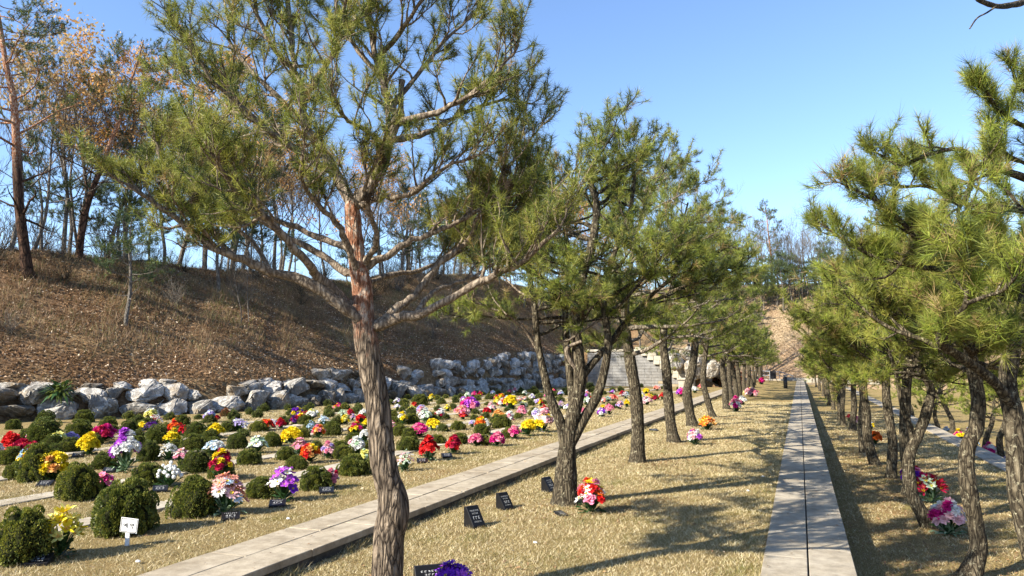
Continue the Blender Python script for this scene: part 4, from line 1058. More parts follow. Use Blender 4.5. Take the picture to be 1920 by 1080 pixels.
ob = link("stone_box", bm_mesh("stone_box", bm, [M['block2']]), None, gz(1288, 733, .08)); tag(ob, "pale stone box with a flat lid right of the block wall", "stone box")

# ---------------------------------------------------------------- dwarf conifer bushes
def bush_meshes(seed, nclump=52, nleaf=9500, leaf=0.062, big=0.34):
    rng = np.random.default_rng(seed)
    c = rand_unit(400, rng); c = c[c[:, 2] > -0.35]
    cc = [c[0]]
    for v in c[1:]:
        if min(np.linalg.norm(v - q) for q in cc) > 0.30: cc.append(v)
        if len(cc) >= nclump: break
    cc = np.array(cc); cr = 0.76 + rng.uniform(-.16, .20, len(cc))
    asym = rng.normal(0, .16, 3)
    def radius(d):
        dd = np.linalg.norm(d[:, None] - cc[None], axis=2); k = dd.argmin(1); m = dd.min(1)
        b = cr[k] + big * np.sqrt(np.clip(1 - (m / 0.30) ** 2, 0, 1)) * 0.9
        return b * (1 + d @ asym), k
    # leaves sit on little domes of each clump
    d = rand_unit(nleaf * 2, rng); d = d[d[:, 2] > -0.45][:nleaf]; n = len(d)
    r, k = radius(d)
    P = d * r[:, None]; P[:, 2] = P[:, 2] * 0.95 + 0.42
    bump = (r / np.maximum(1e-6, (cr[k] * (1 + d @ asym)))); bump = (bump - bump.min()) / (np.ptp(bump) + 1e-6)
    up = P - np.array([0, 0, .42]) - cc[k] * (cr[k] * 0.75)[:, None]
    up /= np.linalg.norm(up, axis=1)[:, None]
    dr = up * 0.75 + rand_unit(n, rng) * 0.55 + d * .2; dr /= np.linalg.norm(dr, axis=1)[:, None]
    sd_ = np.cross(dr, rand_unit(n, rng)); sd_ /= np.linalg.norm(sd_, axis=1)[:, None]
    L = leaf * rng.uniform(.6, 1.4, n)[:, None]; w = leaf * .42
    V = np.empty((n, 4, 3)); P0 = P - dr * L * .4
    V[:, 0] = P0; V[:, 1] = P0 + dr * L * .6 + sd_ * w; V[:, 2] = P0 + dr * L * 1.3; V[:, 3] = P0 + dr * L * .6 - sd_ * w
    ok = P[:, 2] > 0.0; V = V[ok]; bump = bump[ok]; F = np.arange(len(V) * 4).reshape(-1, 4)
    # core
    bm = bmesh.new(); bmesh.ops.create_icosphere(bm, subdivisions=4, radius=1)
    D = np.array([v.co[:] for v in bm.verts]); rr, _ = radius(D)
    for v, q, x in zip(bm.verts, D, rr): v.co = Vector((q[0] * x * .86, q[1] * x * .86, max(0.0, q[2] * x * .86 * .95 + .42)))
    return V, F, bm, bump
def make_bush_proto(seed, mats, wm, **kw):
    V, F, bm, bump = bush_meshes(seed, **kw); rng = np.random.default_rng(seed)
    fol = mesh_np("foliage", V, [F], mats, np.where(rng.uniform(0, 1, len(F)) < wm[0] * 2 * bump ** 1.5, 0, len(mats) - 1))  # olive gathers on the outer bumps: sunlit tips put into the leaf colour
    return fol, bm_mesh("stem", bm, [M['core']], True)  # this stem object is an added dark core filling gaps behind the leaves
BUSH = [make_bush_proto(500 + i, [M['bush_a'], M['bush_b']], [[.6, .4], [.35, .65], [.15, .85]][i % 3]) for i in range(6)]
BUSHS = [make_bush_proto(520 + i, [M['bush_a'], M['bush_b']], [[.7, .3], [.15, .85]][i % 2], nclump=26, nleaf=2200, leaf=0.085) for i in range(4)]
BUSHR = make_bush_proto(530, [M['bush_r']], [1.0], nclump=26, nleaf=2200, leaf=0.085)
BL = """17 806 30;74 795 36;151 793 38;60 838 70;140 823 52;123 850 44;198 806 34;183 882 50;8 872 48;55 905 78;135 941 80;22 1062 108;212 1010 116;265 915 66;
355 972 90;477 936 64;585 921 62;553 881 42;360 887 60;460 874 46;533 864 38;238 786 24;316 788 24;371 787 18;420 782 24;237 818 38;258 794 26;304 810 28;284 834 46;
362 823 44;424 812 32;443 842 40;357 847 50;275 866 46;465 778 18;492 773 24;538 770 18;580 767 18;612 762 18;634 774 20;671 774 20;478 811 34;528 798 26;572 798 30;
612 783 26;630 798 26;507 838 40;566 822 30;620 817 40;667 814 34;592 844 28;660 832 34;643 862 46;655 894 62;684 843 24;764 750 16;793 750 15;816 749 16;834 748 14;
855 749 16;872 745 14;889 743 12;904 742 12;754 762 22;785 761 34;754 774 18;772 796 30;743 795 22;808 785 20;837 786 20;749 819 32;767 848 46;832 810 26;822 834 32;
860 807 30;862 834 36;888 789 20;902 817 34;905 836 30;912 787 22;914 761 14;928 758 12;943 755 9;974 751 11;989 752 14;1001 749 11;1012 745 13;894 741 12;920 740 12;
934 739 12;952 739 12;974 738 12;992 737 12;942 804 40;952 823 30;969 785 18;951 772 14;1003 775 20;980 811 20;1006 803 18;1109 729 20;1148 723 12;1202 726 12;
1148 735 16;1164 734 14;1114 739 10;1221 745 16;1231 750 18;1243 730 10;1276 732 14;1143 762 14;1156 766 22;1048 740 12;1045 751 12;700 795 26;715 812 30;705 770 20;
700 880 44;1030 770 14;1085 765 14;1075 745 12;1190 750 14;95 862 40;325 845 30;100 782 22;1125 745 12;1180 740 12;395 842 34;250 842 34;20 900 50"""
ROWN = ['front', 'second', 'third', 'fourth', 'fifth', 'sixth', 'seventh', 'back']
def rowof(X): return min(7, max(0, int((-X - 4.6) / 1.75)))
bl = []
for t in BL.replace('\n', '').split(';'):
    x, y, w = map(float, t.split()); bl.append((x, y, w, gz(x, y, Z_L)))
def project(p):
    v = CR.transposed() @ (Vector(p) - EYE); return 960 + FPX * v.x / -v.z, 540 - FPX * v.y / -v.z
rx = random.Random(33); extra_b = []
for r_, X0 in enumerate((-7.35, -9.1, -10.85, -12.6, -14.3)):
    Yq = 6.0 + r_ * .8
    while Yq < 42:
        q = Vector((X0 + rx.uniform(-.12, .12), Yq + rx.uniform(-.15, .15), Z_L)); qx, qy = project(q); D = depth(q)
        if -40 < qx < 1150 and q.x > float(xwall(q.y)) + 1.2:
            if all((q - t[3]).length > .62 for t in bl) and len(bl) < 235: bl.append((qx, qy, rx.uniform(.30, .42) * FPX / D, q))
            if rx.random() < .42: extra_b.append(q + Vector((.42, -.12, 0)))
        Yq += 1.0
bl.sort(key=lambda t: t[3].y)
rc = {}
rnd = random.Random(6)
for (x, y, w, p) in bl:
    D = depth(p); R_ = w * D / FPX / 2; p = p + FW * R_ * 0.7; p.z = Z_L - 0.01
    r = rowof(p.x); rc[r] = rc.get(r, 0) + 1
    red = abs(x - 420) < 1 and abs(y - 782) < 1
    near = w >= 30
    i = rnd.randrange(6) if near else rnd.randrange(4)
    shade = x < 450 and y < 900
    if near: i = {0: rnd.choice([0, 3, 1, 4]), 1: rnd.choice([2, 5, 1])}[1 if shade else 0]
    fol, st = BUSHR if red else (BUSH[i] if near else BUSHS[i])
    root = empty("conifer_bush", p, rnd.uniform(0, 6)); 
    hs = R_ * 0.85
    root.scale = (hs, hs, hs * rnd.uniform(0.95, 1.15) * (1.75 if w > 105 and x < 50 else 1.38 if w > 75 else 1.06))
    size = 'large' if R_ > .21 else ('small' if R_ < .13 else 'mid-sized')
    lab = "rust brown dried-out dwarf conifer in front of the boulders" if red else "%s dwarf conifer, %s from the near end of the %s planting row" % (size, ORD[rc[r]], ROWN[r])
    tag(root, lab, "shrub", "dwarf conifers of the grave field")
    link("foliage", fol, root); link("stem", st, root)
# rust coloured shrub and dark evergreen by the block wall
for (px, py, s_, bb, lab) in ((1340, 700, 1.3, BUSHR, "large rusty brown shrub on the bank right of the block wall"), (1320, 716, .9, BUSHR, "smaller rusty shrub below the large rusty one")):
    p = gD(px, py + 14, 52); root = empty("shrub", p, 1, s_); tag(root, lab, "shrub"); link("foliage", bb[0], root); link("stem", bb[1], root)
# leafy plant growing over the boulders at left
def leafy(n, L, w, seed, mats):
    rng = np.random.default_rng(seed); V = []; F = []
    for i in range(n):
        az = rng.uniform(0, 6.28); el = rng.uniform(-.2, 1.2); d = np.array([math.cos(az) * math.cos(el), math.sin(az) * math.cos(el), math.sin(el)])
        s_ = nrm(np.cross(d, [0, 0, 1])); l = L * rng.uniform(.6, 1.2); o = d * l * .25; k = len(V)
        drop = np.array([0, 0, -.35 * l])
        V += [o, o + d * l * .5 + s_ * w, o + d * l + drop, o + d * l * .5 - s_ * w]; F.append([k, k + 1, k + 2, k + 3])
    return mesh_np("leaves", V, [np.array(F)], mats, rng.integers(0, len(mats), len(F)))
lp = empty("leafy_plant", gX(112, 738, -19.0)); tag(lp, "dark broad-leaved plant hanging over the boulders at the far left", "plant")
link("leaves", leafy(150, .5, .045, 3, [M['leafg'], M['bush_b']]), lp)

# ---------------------------------------------------------------- artificial flower bouquets
PAL = dict(y=(0.80, 0.62, 0.02), Y=(0.78, 0.74, 0.22), r=(0.62, 0.02, 0.02), c=(0.40, 0.01, 0.05), o=(0.78, 0.16, 0.02), m=(0.62, 0.02, 0.22), p=(0.80, 0.26, 0.38),
           P=(0.80, 0.50, 0.52), v=(0.20, 0.03, 0.50), V=(0.48, 0.10, 0.62), l=(0.55, 0.45, 0.75), w=(0.80, 0.80, 0.76), b=(0.48, 0.64, 0.78), g=(0.55, 0.70, 0.50), s=(0.82, 0.36, 0.26), d=(0.10, 0.02, 0.18), a=(0.80, 0.42, 0.12))
CN = dict(y='yellow', Y='pale yellow', r='red', c='crimson', o='orange', m='magenta', p='pink', P='pale pink', v='violet', V='purple', l='lilac', w='white', b='pale blue', g='pale green', s='salmon', d='dark purple', a='apricot')
PM = {k: leaf_mat("petal_" + CN[k].replace(' ', '_'), tuple(x * .82 for x in v), v, 0.25, 40, 0.6, 0.15) for k, v in PAL.items()}
FCACHE = {}
def flower_arrays(kind, seed):
    rng = np.random.default_rng(seed); V = []; F = []; MI = []
    def petal(az, el, l, w, curl, base=0.05, mi=0):
        d = np.array([math.cos(az) * math.cos(el), math.sin(az) * math.cos(el), math.sin(el)]); s_ = np.array([-math.sin(az), math.cos(az), 0]); nrmv = np.cross(d, s_)
        k = len(V); j = rng.normal(0, .05, (5, 3))
        V.extend([d * base - s_ * w * .2, d * base + s_ * w * .2, d * l * .6 + s_ * w * .55 - nrmv * curl * .3 + j[0], d * l + s_ * w * .2 - nrmv * curl + j[1] * 1.4, d * l - s_ * w * .25 - nrmv * curl * .9 + j[2], d * l * .6 - s_ * w * .55 - nrmv * curl * .3 + j[3]])
        F.append([k, k + 1, k + 2, k + 5]); F.append([k + 5, k + 2, k + 3, k + 4]); MI.extend([mi, mi])
    if kind == 'ruffle':
        for layer in range(4):
            for i in range(9 - layer):
                petal(i * 6.28 / (9 - layer) + layer * .5 + rng.uniform(-.2, .2), -0.15 + layer * .42, 1.0 - .13 * layer, .62, rng.uniform(-.3, .25))
    elif kind == 'daisy':
        for i in range(15): petal(i * 6.28 / 15 + rng.uniform(-.1, .1), 0.12, 1.0, .26, -.12)
        for i in range(10): petal(i * 6.28 / 10, .6, .55, .25, .1)
        for i in range(6): petal(i * 6.28 / 6, .9, .28, .26, 0, .0, 1)
    elif kind == 'lily':
        for i in range(6): petal(i * 6.28 / 6 + rng.uniform(-.1, .1), .55 if i % 2 else .8, 1.15, .42, rng.uniform(-.1, .35))
        for i in range(5): petal(i * 6.28 / 5, 1.0, .5, .08, 0, .0, 1)
    elif kind == 'open':
        for i in range(6): petal(i * 6.28 / 6 + rng.uniform(-.15, .15), .2, 1.0, .78, -.2)
        for i in range(5): petal(i * 6.28 / 5 + .4, .7, .6, .55, .1)
        for i in range(5): petal(i * 6.28 / 5, 1.0, .26, .22, 0, .0, 1)
    elif kind == 'sprig':
        for c_ in range(7):
            off = rng.normal(0, .55, 3); off[2] = abs(off[2]) * .6; n0 = len(V)
            for i in range(5): petal(i * 6.28 / 5, .4, .30, .24, 0)
            for q in range(n0, len(V)): V[q] = V[q] + off
    return np.array(V), np.array(F), np.array(MI)
def ball_arrays():
    bm = bmesh.new(); bmesh.ops.create_icosphere(bm, subdivisions=2, radius=.8)
    V = np.array([v.co[:] for v in bm.verts]); F = np.array([[v.index for v in f.verts] for f in bm.faces]); bm.free()
    return V, F, np.zeros(len(F), int)
def flower_mesh(kind, colr, var):
    key = (kind, colr, var)
    if key not in FCACHE:
        V, F, MI = ball_arrays() if kind == 'ball' else flower_arrays(kind, hash(kind) % 97 * 0 + var * 7 + len(kind))
        FCACHE[key] = mesh_np("flower", V, [F], [PM[colr], PM['y'] if colr not in 'yY' else PM['a']], MI, kind == 'ball')
    return FCACHE[key]
def bq_leaves(seed, pale=False, n=70):
    rng = np.random.default_rng(seed); V = []; F = []
    for i in range(n):
        az = rng.uniform(0, 6.28); el = rng.uniform(.05, 1.3); d = np.array([math.cos(az) * math.cos(el), math.sin(az) * math.cos(el), math.sin(el)])
        s_ = nrm(np.cross(d, [0.01, 0, 1])); l = rng.uniform(.5, 1.0); w = rng.uniform(.07, .14); o = d * rng.uniform(.05, .35); k = len(V)
        V += [o, o + d * l * .35 + s_ * w, o + d * l * .7 + s_ * w * .7, o + d * l + np.array([0, 0, -.12]), o + d * l * .7 - s_ * w * .7, o + d * l * .35 - s_ * w]
        F.append([k, k + 1, k + 2, k + 5]); F.append([k + 5, k + 2, k + 3, k + 4])
    return np.array(V) * np.array([.95, .95, .8]), np.array(F)
LFM = []
for i in range(5):
    V, F = bq_leaves(600 + i); LFM.append(mesh_np("foliage", V, [F], [M['leafp'] if i == 4 else M['leafg'], M['leafg']], np.random.default_rng(i).integers(0, 2, len(F))))
# x, y(base), width, height, palette, kind, z level
BQ = """110 1045 72 88 yYyYY lily L;420 966 80 80 sssPwsPb daisy L;530 940 56 66 VVVwwv open L;620 914 30 36 cpw ruffle L;190 922 44 34 mppo open L;315 915 50 50 w ball L;95 902 58 58 yyyya ruffle L;
232 885 56 78 VVwVVw ruffle L;20 846 38 34 rrcr ruffle L;40 862 58 34 ccr ruffle L;48 874 36 28 oybyo ruffle L;107 838 34 26 YYg open L;130 832 28 22 lwl ruffle L;163 854 40 40 yyy ruffle L;192 830 42 34 mmcm ruffle L;
282 786 26 20 YwY ruffle L;290 797 26 18 wwc sprig L;266 808 22 16 Yy ruffle L;282 816 30 26 dvd sprig L;337 797 28 16 YYo ruffle L;328 814 28 24 orro ruffle L;322 840 30 34 yyy ruffle L;314 864 34 32 www sprig L;
392 792 22 24 bwl ruffle L;405 792 14 14 cr ruffle L;402 822 34 26 yyy ruffle L;447 810 36 24 lwl sprig L;400 857 36 34 bww open L;413 902 44 58 cycycp ruffle L;482 850 36 32 gwg open L;498 808 30 22 rro open L;512 804 18 18 wl ruffle L;
526 805 20 20 rc ruffle L;546 830 40 26 yyy ruffle L;556 784 22 20 vyv ruffle L;552 797 20 18 dcd ruffle L;586 787 26 20 wYw ruffle L;575 782 12 12 cc ruffle L;583 814 18 24 bbb sprig L;606 797 24 16 bwb sprig L;597 822 26 26 oap ruffle L;
612 814 12 12 yy ruffle L;562 854 28 32 ppP open L;580 868 38 36 ooyar ruffle L;615 860 28 30 pPl ruffle L;660 842 18 18 pP open L;646 797 22 18 YYy ruffle L;642 782 18 14 gg sprig L;657 782 14 16 cr ruffle L;661 790 12 14 Pl ruffle L;
680 782 16 14 ww ruffle L;676 794 20 18 rr ruffle L;686 802 16 16 yy ruffle L;683 832 22 28 ww ruffle L;684 868 24 26 YgY ruffle L;760 884 34 38 PwgPw sprig L;804 864 38 44 rrmr ruffle L;850 852 30 34 rcc ruffle L;786 820 36 26 mmmp ruffle L;
812 808 28 22 yyy ruffle L;797 792 26 24 wgw open L;790 776 22 16 wl ruffle L;773 774 16 14 YY ruffle L;755 797 20 26 yyw ruffle L;825 788 20 22 wwc ruffle L;866 782 28 22 pPs ruffle L;881 774 38 28 mVpp ruffle L;885 802 14 14 wl ruffle L;
893 836 28 22 mpp ruffle L;910 804 18 18 ww ruffle L;932 837 30 26 mmp ruffle L;921 774 18 18 PwP ruffle L;935 787 26 16 aa ruffle L;955 787 18 16 ww ruffle L;944 764 24 16 rws ruffle L;958 768 28 28 yyy ruffle L;980 767 20 16 gwY sprig L;
979 782 22 20 pPp ruffle L;965 824 26 26 yppm ruffle L;990 818 32 34 YyYy ruffle L;1007 758 16 8 lw ruffle L;1021 777 16 18 rr ruffle L;1018 810 38 36 Plyy ruffle W;1051 768 12 18 lV sprig L;1094 777 12 12 pp ruffle L;1101 744 12 10 Pp ruffle L;
1111 752 12 9 rr ruffle L;1103 762 18 18 wgw ruffle L;1129 782 20 16 Vvw ruffle L;1143 778 18 20 ppp ruffle L;1131 768 10 10 yy ruffle L;1162 768 16 16 PlP ruffle L;1176 764 14 14 yy ruffle L;1150 752 20 12 rss ruffle L;1140 754 12 12 gb sprig L;
1168 744 14 12 cr ruffle L;1174 748 14 14 bw sprig L;1212 738 14 10 yy ruffle L;1202 755 18 18 wwY ruffle L;1213 760 20 16 PwP ruffle L;1217 750 16 12 ya ruffle L;1228 752 10 10 cc ruffle L;1232 733 14 10 Ps ruffle L;1243 750 14 14 rr ruffle L;
1278 744 20 16 mpV ruffle L;1303 737 14 12 ww ruffle L;1315 730 12 10 sp ruffle L;
1110 962 62 66 rywrpow daisy T;1303 835 30 32 pVwPw ruffle T;1327 807 30 26 oayo lily T;1381 773 26 30 mpwpw ruffle T;1393 760 18 18 ww ruffle T;1410 744 30 16 YPPp ruffle T;1428 721 14 14 mc ruffle T;1405 727 9 10 yY ruffle T;848 1118 86 60 vvVvv daisy T;
1782 1004 68 68 wPwwmP ruffle R;1748 944 56 54 ccrcg lily R;1714 908 46 36 pmrv ruffle R;1643 834 26 28 ooo ruffle R;1634 806 14 16 yw ruffle R;1604 802 16 30 PpP ruffle R;1592 790 10 16 rc ruffle R;
1860 862 30 32 mmpw ruffle Q;1800 826 24 20 yym ruffle Q;1832 842 12 18 bb ruffle Q;1775 814 14 14 wb ruffle Q;1898 868 22 22 owl ruffle Q;1875 874 16 16 ww ruffle Q;1820 812 14 12 wp ruffle Q"""
FN = dict(ruffle='carnations', daisy='daisies', lily='lilies', open='blooms', sprig='sprays', ball='round buds')
ZB = dict(L=Z_L, W=Z_L, T=Z_T, R=Z_R, Q=Z_LL)
lst = []
for t in BQ.replace('\n', '').split(';'):
    a = t.split(); x, y, w, h = map(float, a[:4]); lst.append((x, y, w, h, a[4], a[5], a[6], gz(x, y, ZB[a[6]])))
PALS = ['yyY', 'rrc', 'mmp', 'pPw', 'wwl', 'ooy', 'wgw', 'lVw', 'cry', 'Pws', 'ymr', 'bwl']
for q in extra_b:
    if all((q - t[7]).length > .5 for t in lst):
        qx, qy = project(q); D = depth(q); w_ = rx.uniform(.22, .32) * FPX / D
        lst.append((qx, qy, w_, w_ * rx.uniform(.9, 1.15), rx.choice(PALS), rx.choice(['ruffle', 'ruffle', 'open']), 'L', q))
lst.sort(key=lambda t: t[7].y)
rc = {}; rnd = random.Random(15)
for (x, y, w, h, pal, kind, lev, p) in lst:
    D = depth(p); Wm = w * D / FPX; Hm = h * D / FPX; r0 = Wm * .5; p = p + FW * r0 * .15; p.z = ZB[lev]; sb = 1.07 if (lev in 'LW' and w < 60) else 1.0; Wm *= sb; Hm *= 1 + (sb - 1) * .6; r0 *= sb
    key = lev if lev in 'TRQ' else rowof(p.x); rc[key] = rc.get(key, 0) + 1
    cols = []; [cols.append(CN[c]) for c in pal if CN[c] not in cols]
    cs = cols[0] if len(cols) == 1 else (cols[0] + ' and ' + cols[1] if len(cols) == 2 else ', '.join(cols[:2]) + ' and ' + cols[2])
    where = {'T': "on the tree row lawn", 'R': "under the right pine row", 'Q': "beyond the right slab path"}.get(lev) or ("in the %s grave row" % ROWN[key])
    if len(cols) > 2 and lev in 'LW': cs = cols[0] + ' and ' + cols[1]
    lab = "%s %s %s, %s bouquet from near end" % (cs, FN[kind], where, ORD[rc[key]])
    if lev == 'W': lab = "pink and yellow bouquet in white paper wrapping beside the left walkway"
    if x == 420: lab = "salmon daisies with small white and pale blue sprays beside the second front conifer"
    root = empty("bouquet", p, rnd.uniform(0, 6)); tag(root, lab, "bouquet", "artificial flower bouquets on the graves")
    if len(lab.split()) > 15: root["label"] = lab.replace(" from near end", "")
    big = w >= 20
    heads = max(8, min(32, int(11 + w * .27))) if kind not in ('ball',) else 26
    fr = {'ruffle': .165, 'daisy': .17, 'lily': .20, 'open': .165, 'sprig': .15, 'ball': .085}[kind] * (1.0 if w > 40 else 1.15)
    pieces = []
    for i in range(heads):
        az = i * 2.39996 + rnd.uniform(-.3, .3); rr = math.sqrt((i + .5) / heads) * .88
        ht = Hm * (0.34 + .52 * (1 - rr ** 1.6)) + rnd.uniform(-.10, .10) * Hm
        if kind == 'sprig' and w > 50: ht = Hm * (.85 if i % 2 else .4)
        pos = Vector((math.cos(az) * rr * r0 * .9, math.sin(az) * rr * r0 * .9, ht))
        tl = Matrix.Rotation(rr * 1.0 + rnd.uniform(-.2, .2), 4, Vector((-math.sin(az), math.cos(az), 0)))
        s_ = Wm * fr * rnd.uniform(.8, 1.2)
        c = pal[(i + i // len(pal)) % len(pal)]
        if kind == 'daisy' and x == 1110.0: kd = 'daisy' if c in 'yw' else 'ruffle'
        else: kd = kind
        pieces.append((kd, c, pos, tl, s_))
    if big:
        f = link("foliage", LFM[rnd.randrange(5)], root); f.scale = (r0 * .95, r0 * .95, Hm * .92)
        for kd, c, pos, tl, s_ in pieces:
            o = link("flower", flower_mesh(kd, c, rnd.randrange(2)), root); o.matrix_local = Matrix.Translation(pos) @ tl @ Matrix.Rotation(rnd.uniform(0, 6), 4, 'Z') @ Matrix.Scale(s_, 4)
    else:
        VV = []; FF = []; MM = []; n0 = 0; mats = [M['leafg'], PM['y']]; ix = {}
        V, F = bq_leaves(int(x)); V = V * np.array([r0 * .9, r0 * .9, Hm * .9]); VV.append(V); FF.append(F); MM.append(np.zeros(len(F), int)); n0 = len(V)
        for kd, c, pos, tl, s_ in pieces:
            V, F, MI = flower_arrays(kd, 3)
            if c not in ix: ix[c] = len(mats); mats.append(PM[c])
            Rm = np.array(tl.to_3x3()); V = (V * s_) @ Rm.T + np.array(pos)
            VV.append(V); FF.append(F + n0); MM.append(np.where(MI == 1, 1, ix[c])); n0 += len(V)
        link("flowers", mesh_np("flowers", np.vstack(VV), [np.vstack(FF)], mats, np.concatenate(MM)), root)
    if lev == 'W':
        bm = bmesh.new(); n_ = 14; rings = []
        for (rr, zz) in ((.12, 0), (.5, .45), (.85, .82)):
            rings.append([bm.verts.new((math.cos(a) * rr * r0 * (1 + .12 * ((i % 2) * 2 - 1)), math.sin(a) * rr * r0 * (1 + .12 * ((i % 2) * 2 - 1)), zz * Hm)) for i, a in enumerate(np.linspace(0, 2 * math.pi, n_, endpoint=False))])
        for a, b in zip(rings, rings[1:]):
            for i in range(n_): bm.faces.new((a[i], a[(i + 1) % n_], b[(i + 1) % n_], b[i]))
        link("paper_wrap", bm_mesh("paper_wrap", bm, [M['paper']]), root)

# ---------------------------------------------------------------- black granite name stones
def glyph_strokes(rng, n):
    """three engraved lines; small angular marks too small to read"""
    out = []
    for (yy, k, s_) in ((.78, 7, .055), (.62, 5, .055), (.38, 3, .11), (.17, 6, .05)):
        for i in range(k):
            cx = .5 + (i - (k - 1) / 2) * s_ * 2.0; 
            out.append((cx - s_ * .62, yy + s_ * .6, s_ * 1.1, s_ * .22)); out.append((cx - s_ * .62 + rng.choice([0, .8]) * s_, yy - s_ * .6, s_ * .24, s_ * 1.2))
            if rng.random() < .7: out.append((cx - s_ * .5, yy - s_ * .4, s_ * .9, s_ * .2))
    return out
def name_stone(p, w, h, dep, rz, label, flat=False, lean=0.62):
    root = empty("name_stone", p, rz); tag(root, label, "grave marker", "black granite name stones")
    bm = bmesh.new()
    top = dep * .22
    pr = [(0, 0), (dep, 0), (dep, h * .12), (top, h), (0, h * .98)] if not flat else [(0, 0), (dep, 0), (dep, h * .35), (0, h)]
    a = [bm.verts.new((-w / 2, -q[0] + dep / 2, q[1])) for q in pr]; b = [bm.verts.new((w / 2, -q[0] + dep / 2, q[1])) for q in pr]
    bm.faces.new(a); bm.faces.new(b[::-1])
    for i in range(len(pr)): j = (i + 1) % len(pr); bm.faces.new((a[i], b[i], b[j], a[j]))
    bmesh.ops.bevel(bm, geom=bm.edges[:], offset=0.003, segments=1, affect='EDGES')
    link("stone", bm_mesh("stone", bm, [M['granite']]), root)
    q0, q1 = (pr[2], pr[3])
    A = np.array([0, -q0[0] + dep / 2, q0[1]]); B = np.array([0, -q1[0] + dep / 2, q1[1]]); up = B - A; L = np.linalg.norm(up); up = up / L
    nn = np.cross([1, 0, 0], up); V = []; F = []
    for (x, y, dx, dy) in glyph_strokes(random.Random(label), 1):
        k = len(V); o = A + nn * 0.0022
        for (xx, yy) in ((x, y), (x + dx, y), (x + dx, y + dy), (x, y + dy)): V.append(o + np.array([(xx - .5) * w * .92, 0, 0]) + up * L * (.06 + .88 * yy))
        F.append([k, k + 1, k + 2, k + 3])
    link("engraving", mesh_np("engraving", V, [np.array(F)], [M['engr']]), root)
    return root
name_stone(gz(890, 988, Z_T), .15, .20, .17, rad(60), "upright black wedge stone nearest the camera on the tree row lawn", )
name_stone(gz(947, 955, Z_T), .14, .18, .16, rad(62), "middle one of three upright black wedge stones left of the multi-stemmed pine")
name_stone(gz(1030, 922, Z_T), .14, .18, .16, rad(66), "black wedge stone touching the left side of the multi-stemmed pine")
name_stone(gz(1053, 966, Z_T), .10, .035, .19, rad(48), "low black stone lying flat in front of the multi-stemmed pine", True)
name_stone(gz(812, 1105, Z_T), .26, .16, .16, rad(40), "black wedge stone beside the violet bouquet at the bottom edge")
name_stone(gz(1226, 808, Z_T), .2, .05, .14, rad(30), "flat black stone between third and fourth left pines", True)
PLQ = [(72, 1058, "under the yellow lilies"), (84, 912, "under the yellow carnations"), (146, 857, "left of the small yellow bouquet"), (128, 540, ""), (432, 975, "below the salmon daisies"), (520, 950, "below the purple and white bouquet"), (612, 925, "beside the dark red and pink bouquet"), (792, 868, "below the red bouquet"), (838, 858, "beside the crimson bouquet"), (300, 922, "below the white round buds"), (205, 886, "left of the purple and white spray"), (40, 878, "beside the crimson roses at the left"), (258, 822, "near the dark purple spray"), (617, 856, "beside the lilac pink bouquet"), (405, 866, "below the pale blue blooms")]
for px, py, t in PLQ:
    if t: name_stone(gz(px, py, Z_L), .17, .07, .13, rad(30 + (px % 7) * 2), "small sloped black stone " + t, True)

# ---------------------------------------------------------------- signs
def bar(V, F, x0, y0, x1, y1, t):
    d = np.array([x1 - x0, y1 - y0], float); d /= np.linalg.norm(d); n_ = np.array([-d[1], d[0]]) * t / 2; k = len(V)
    for (x, y) in ((x0 + n_[0], y0 + n_[1]), (x0 - n_[0], y0 - n_[1]), (x1 - n_[0], y1 - n_[1]), (x1 + n_[0], y1 + n_[1])): V.append((x, 0, y))
    F.append([k, k + 1, k + 2, k + 3])
def ringq(V, F, cx, cy, r, t, n=16, sx=1.0):
    for i in range(n):
        a, b = 2 * math.pi * i / n, 2 * math.pi * (i + 1) / n; k = len(V)
        for (q, rr) in ((a, r - t / 2), (a, r + t / 2), (b, r + t / 2), (b, r - t / 2)): V.append((cx + math.cos(q) * rr * sx, 0, cy + math.sin(q) * rr))
        F.append([k, k + 1, k + 2, k + 3])
ps = gz(237, 1024, Z_L); Ds = depth(ps); u = Ds / FPX
root = empty("grave_sign", ps, YAW + rad(-8)); tag(root, "small white placard on a stake reading 예약 in front of a large conifer", "sign")
bm = bmesh.new(); bm_box(bm, (-4.2 * u, .004, -2 * u), (4.2 * u, .012, 30 * u), 0, .001); link("stake", bm_mesh("stake", bm, [M['white']]), root)
bd = empty("board", (0, 0, 0)); bpy.data.objects.remove(bd)
bm = bmesh.new(); bm_box(bm, (-17 * u, -.002, 24 * u), (17 * u, .003, 50 * u), 0, .001)
board = link("board", bm_mesh("board", bm, [M['white']]), root); board.rotation_euler = (0, rad(5), 0)
V, F = [], []; X0, X1, Z0, Z1 = -15.2 * u, 15.2 * u, 25.6 * u, 48.4 * u; t = 1.0 * u
for (a, b, c, d) in ((X0, Z0, X1, Z0), (X1, Z0, X1, Z1), (X1, Z1, X0, Z1), (X0, Z1, X0, Z0)): bar(V, F, a, b, c, d, t)
t = 1.25 * u
cz = 37 * u; cx = -6.2 * u
ringq(V, F, cx - 2.6 * u, cz + .3 * u, 1.75 * u, t)
bar(V, F, cx - .9 * u, cz + 1.0 * u, cx + 1.1 * u, cz + 1.0 * u, t); bar(V, F, cx - .9 * u, cz - .9 * u, cx + 1.1 * u, cz - .9 * u, t)
bar(V, F, cx + 1.2 * u, cz + 3.6 * u, cx + 1.2 * u, cz - 4.2 * u, t); bar(V, F, cx + 3.6 * u, cz + 4.2 * u, cx + 3.6 * u, cz - 4.8 * u, t)
cx = 6.4 * u
ringq(V, F, cx - 2.2 * u, cz + 1.9 * u, 1.7 * u, t)
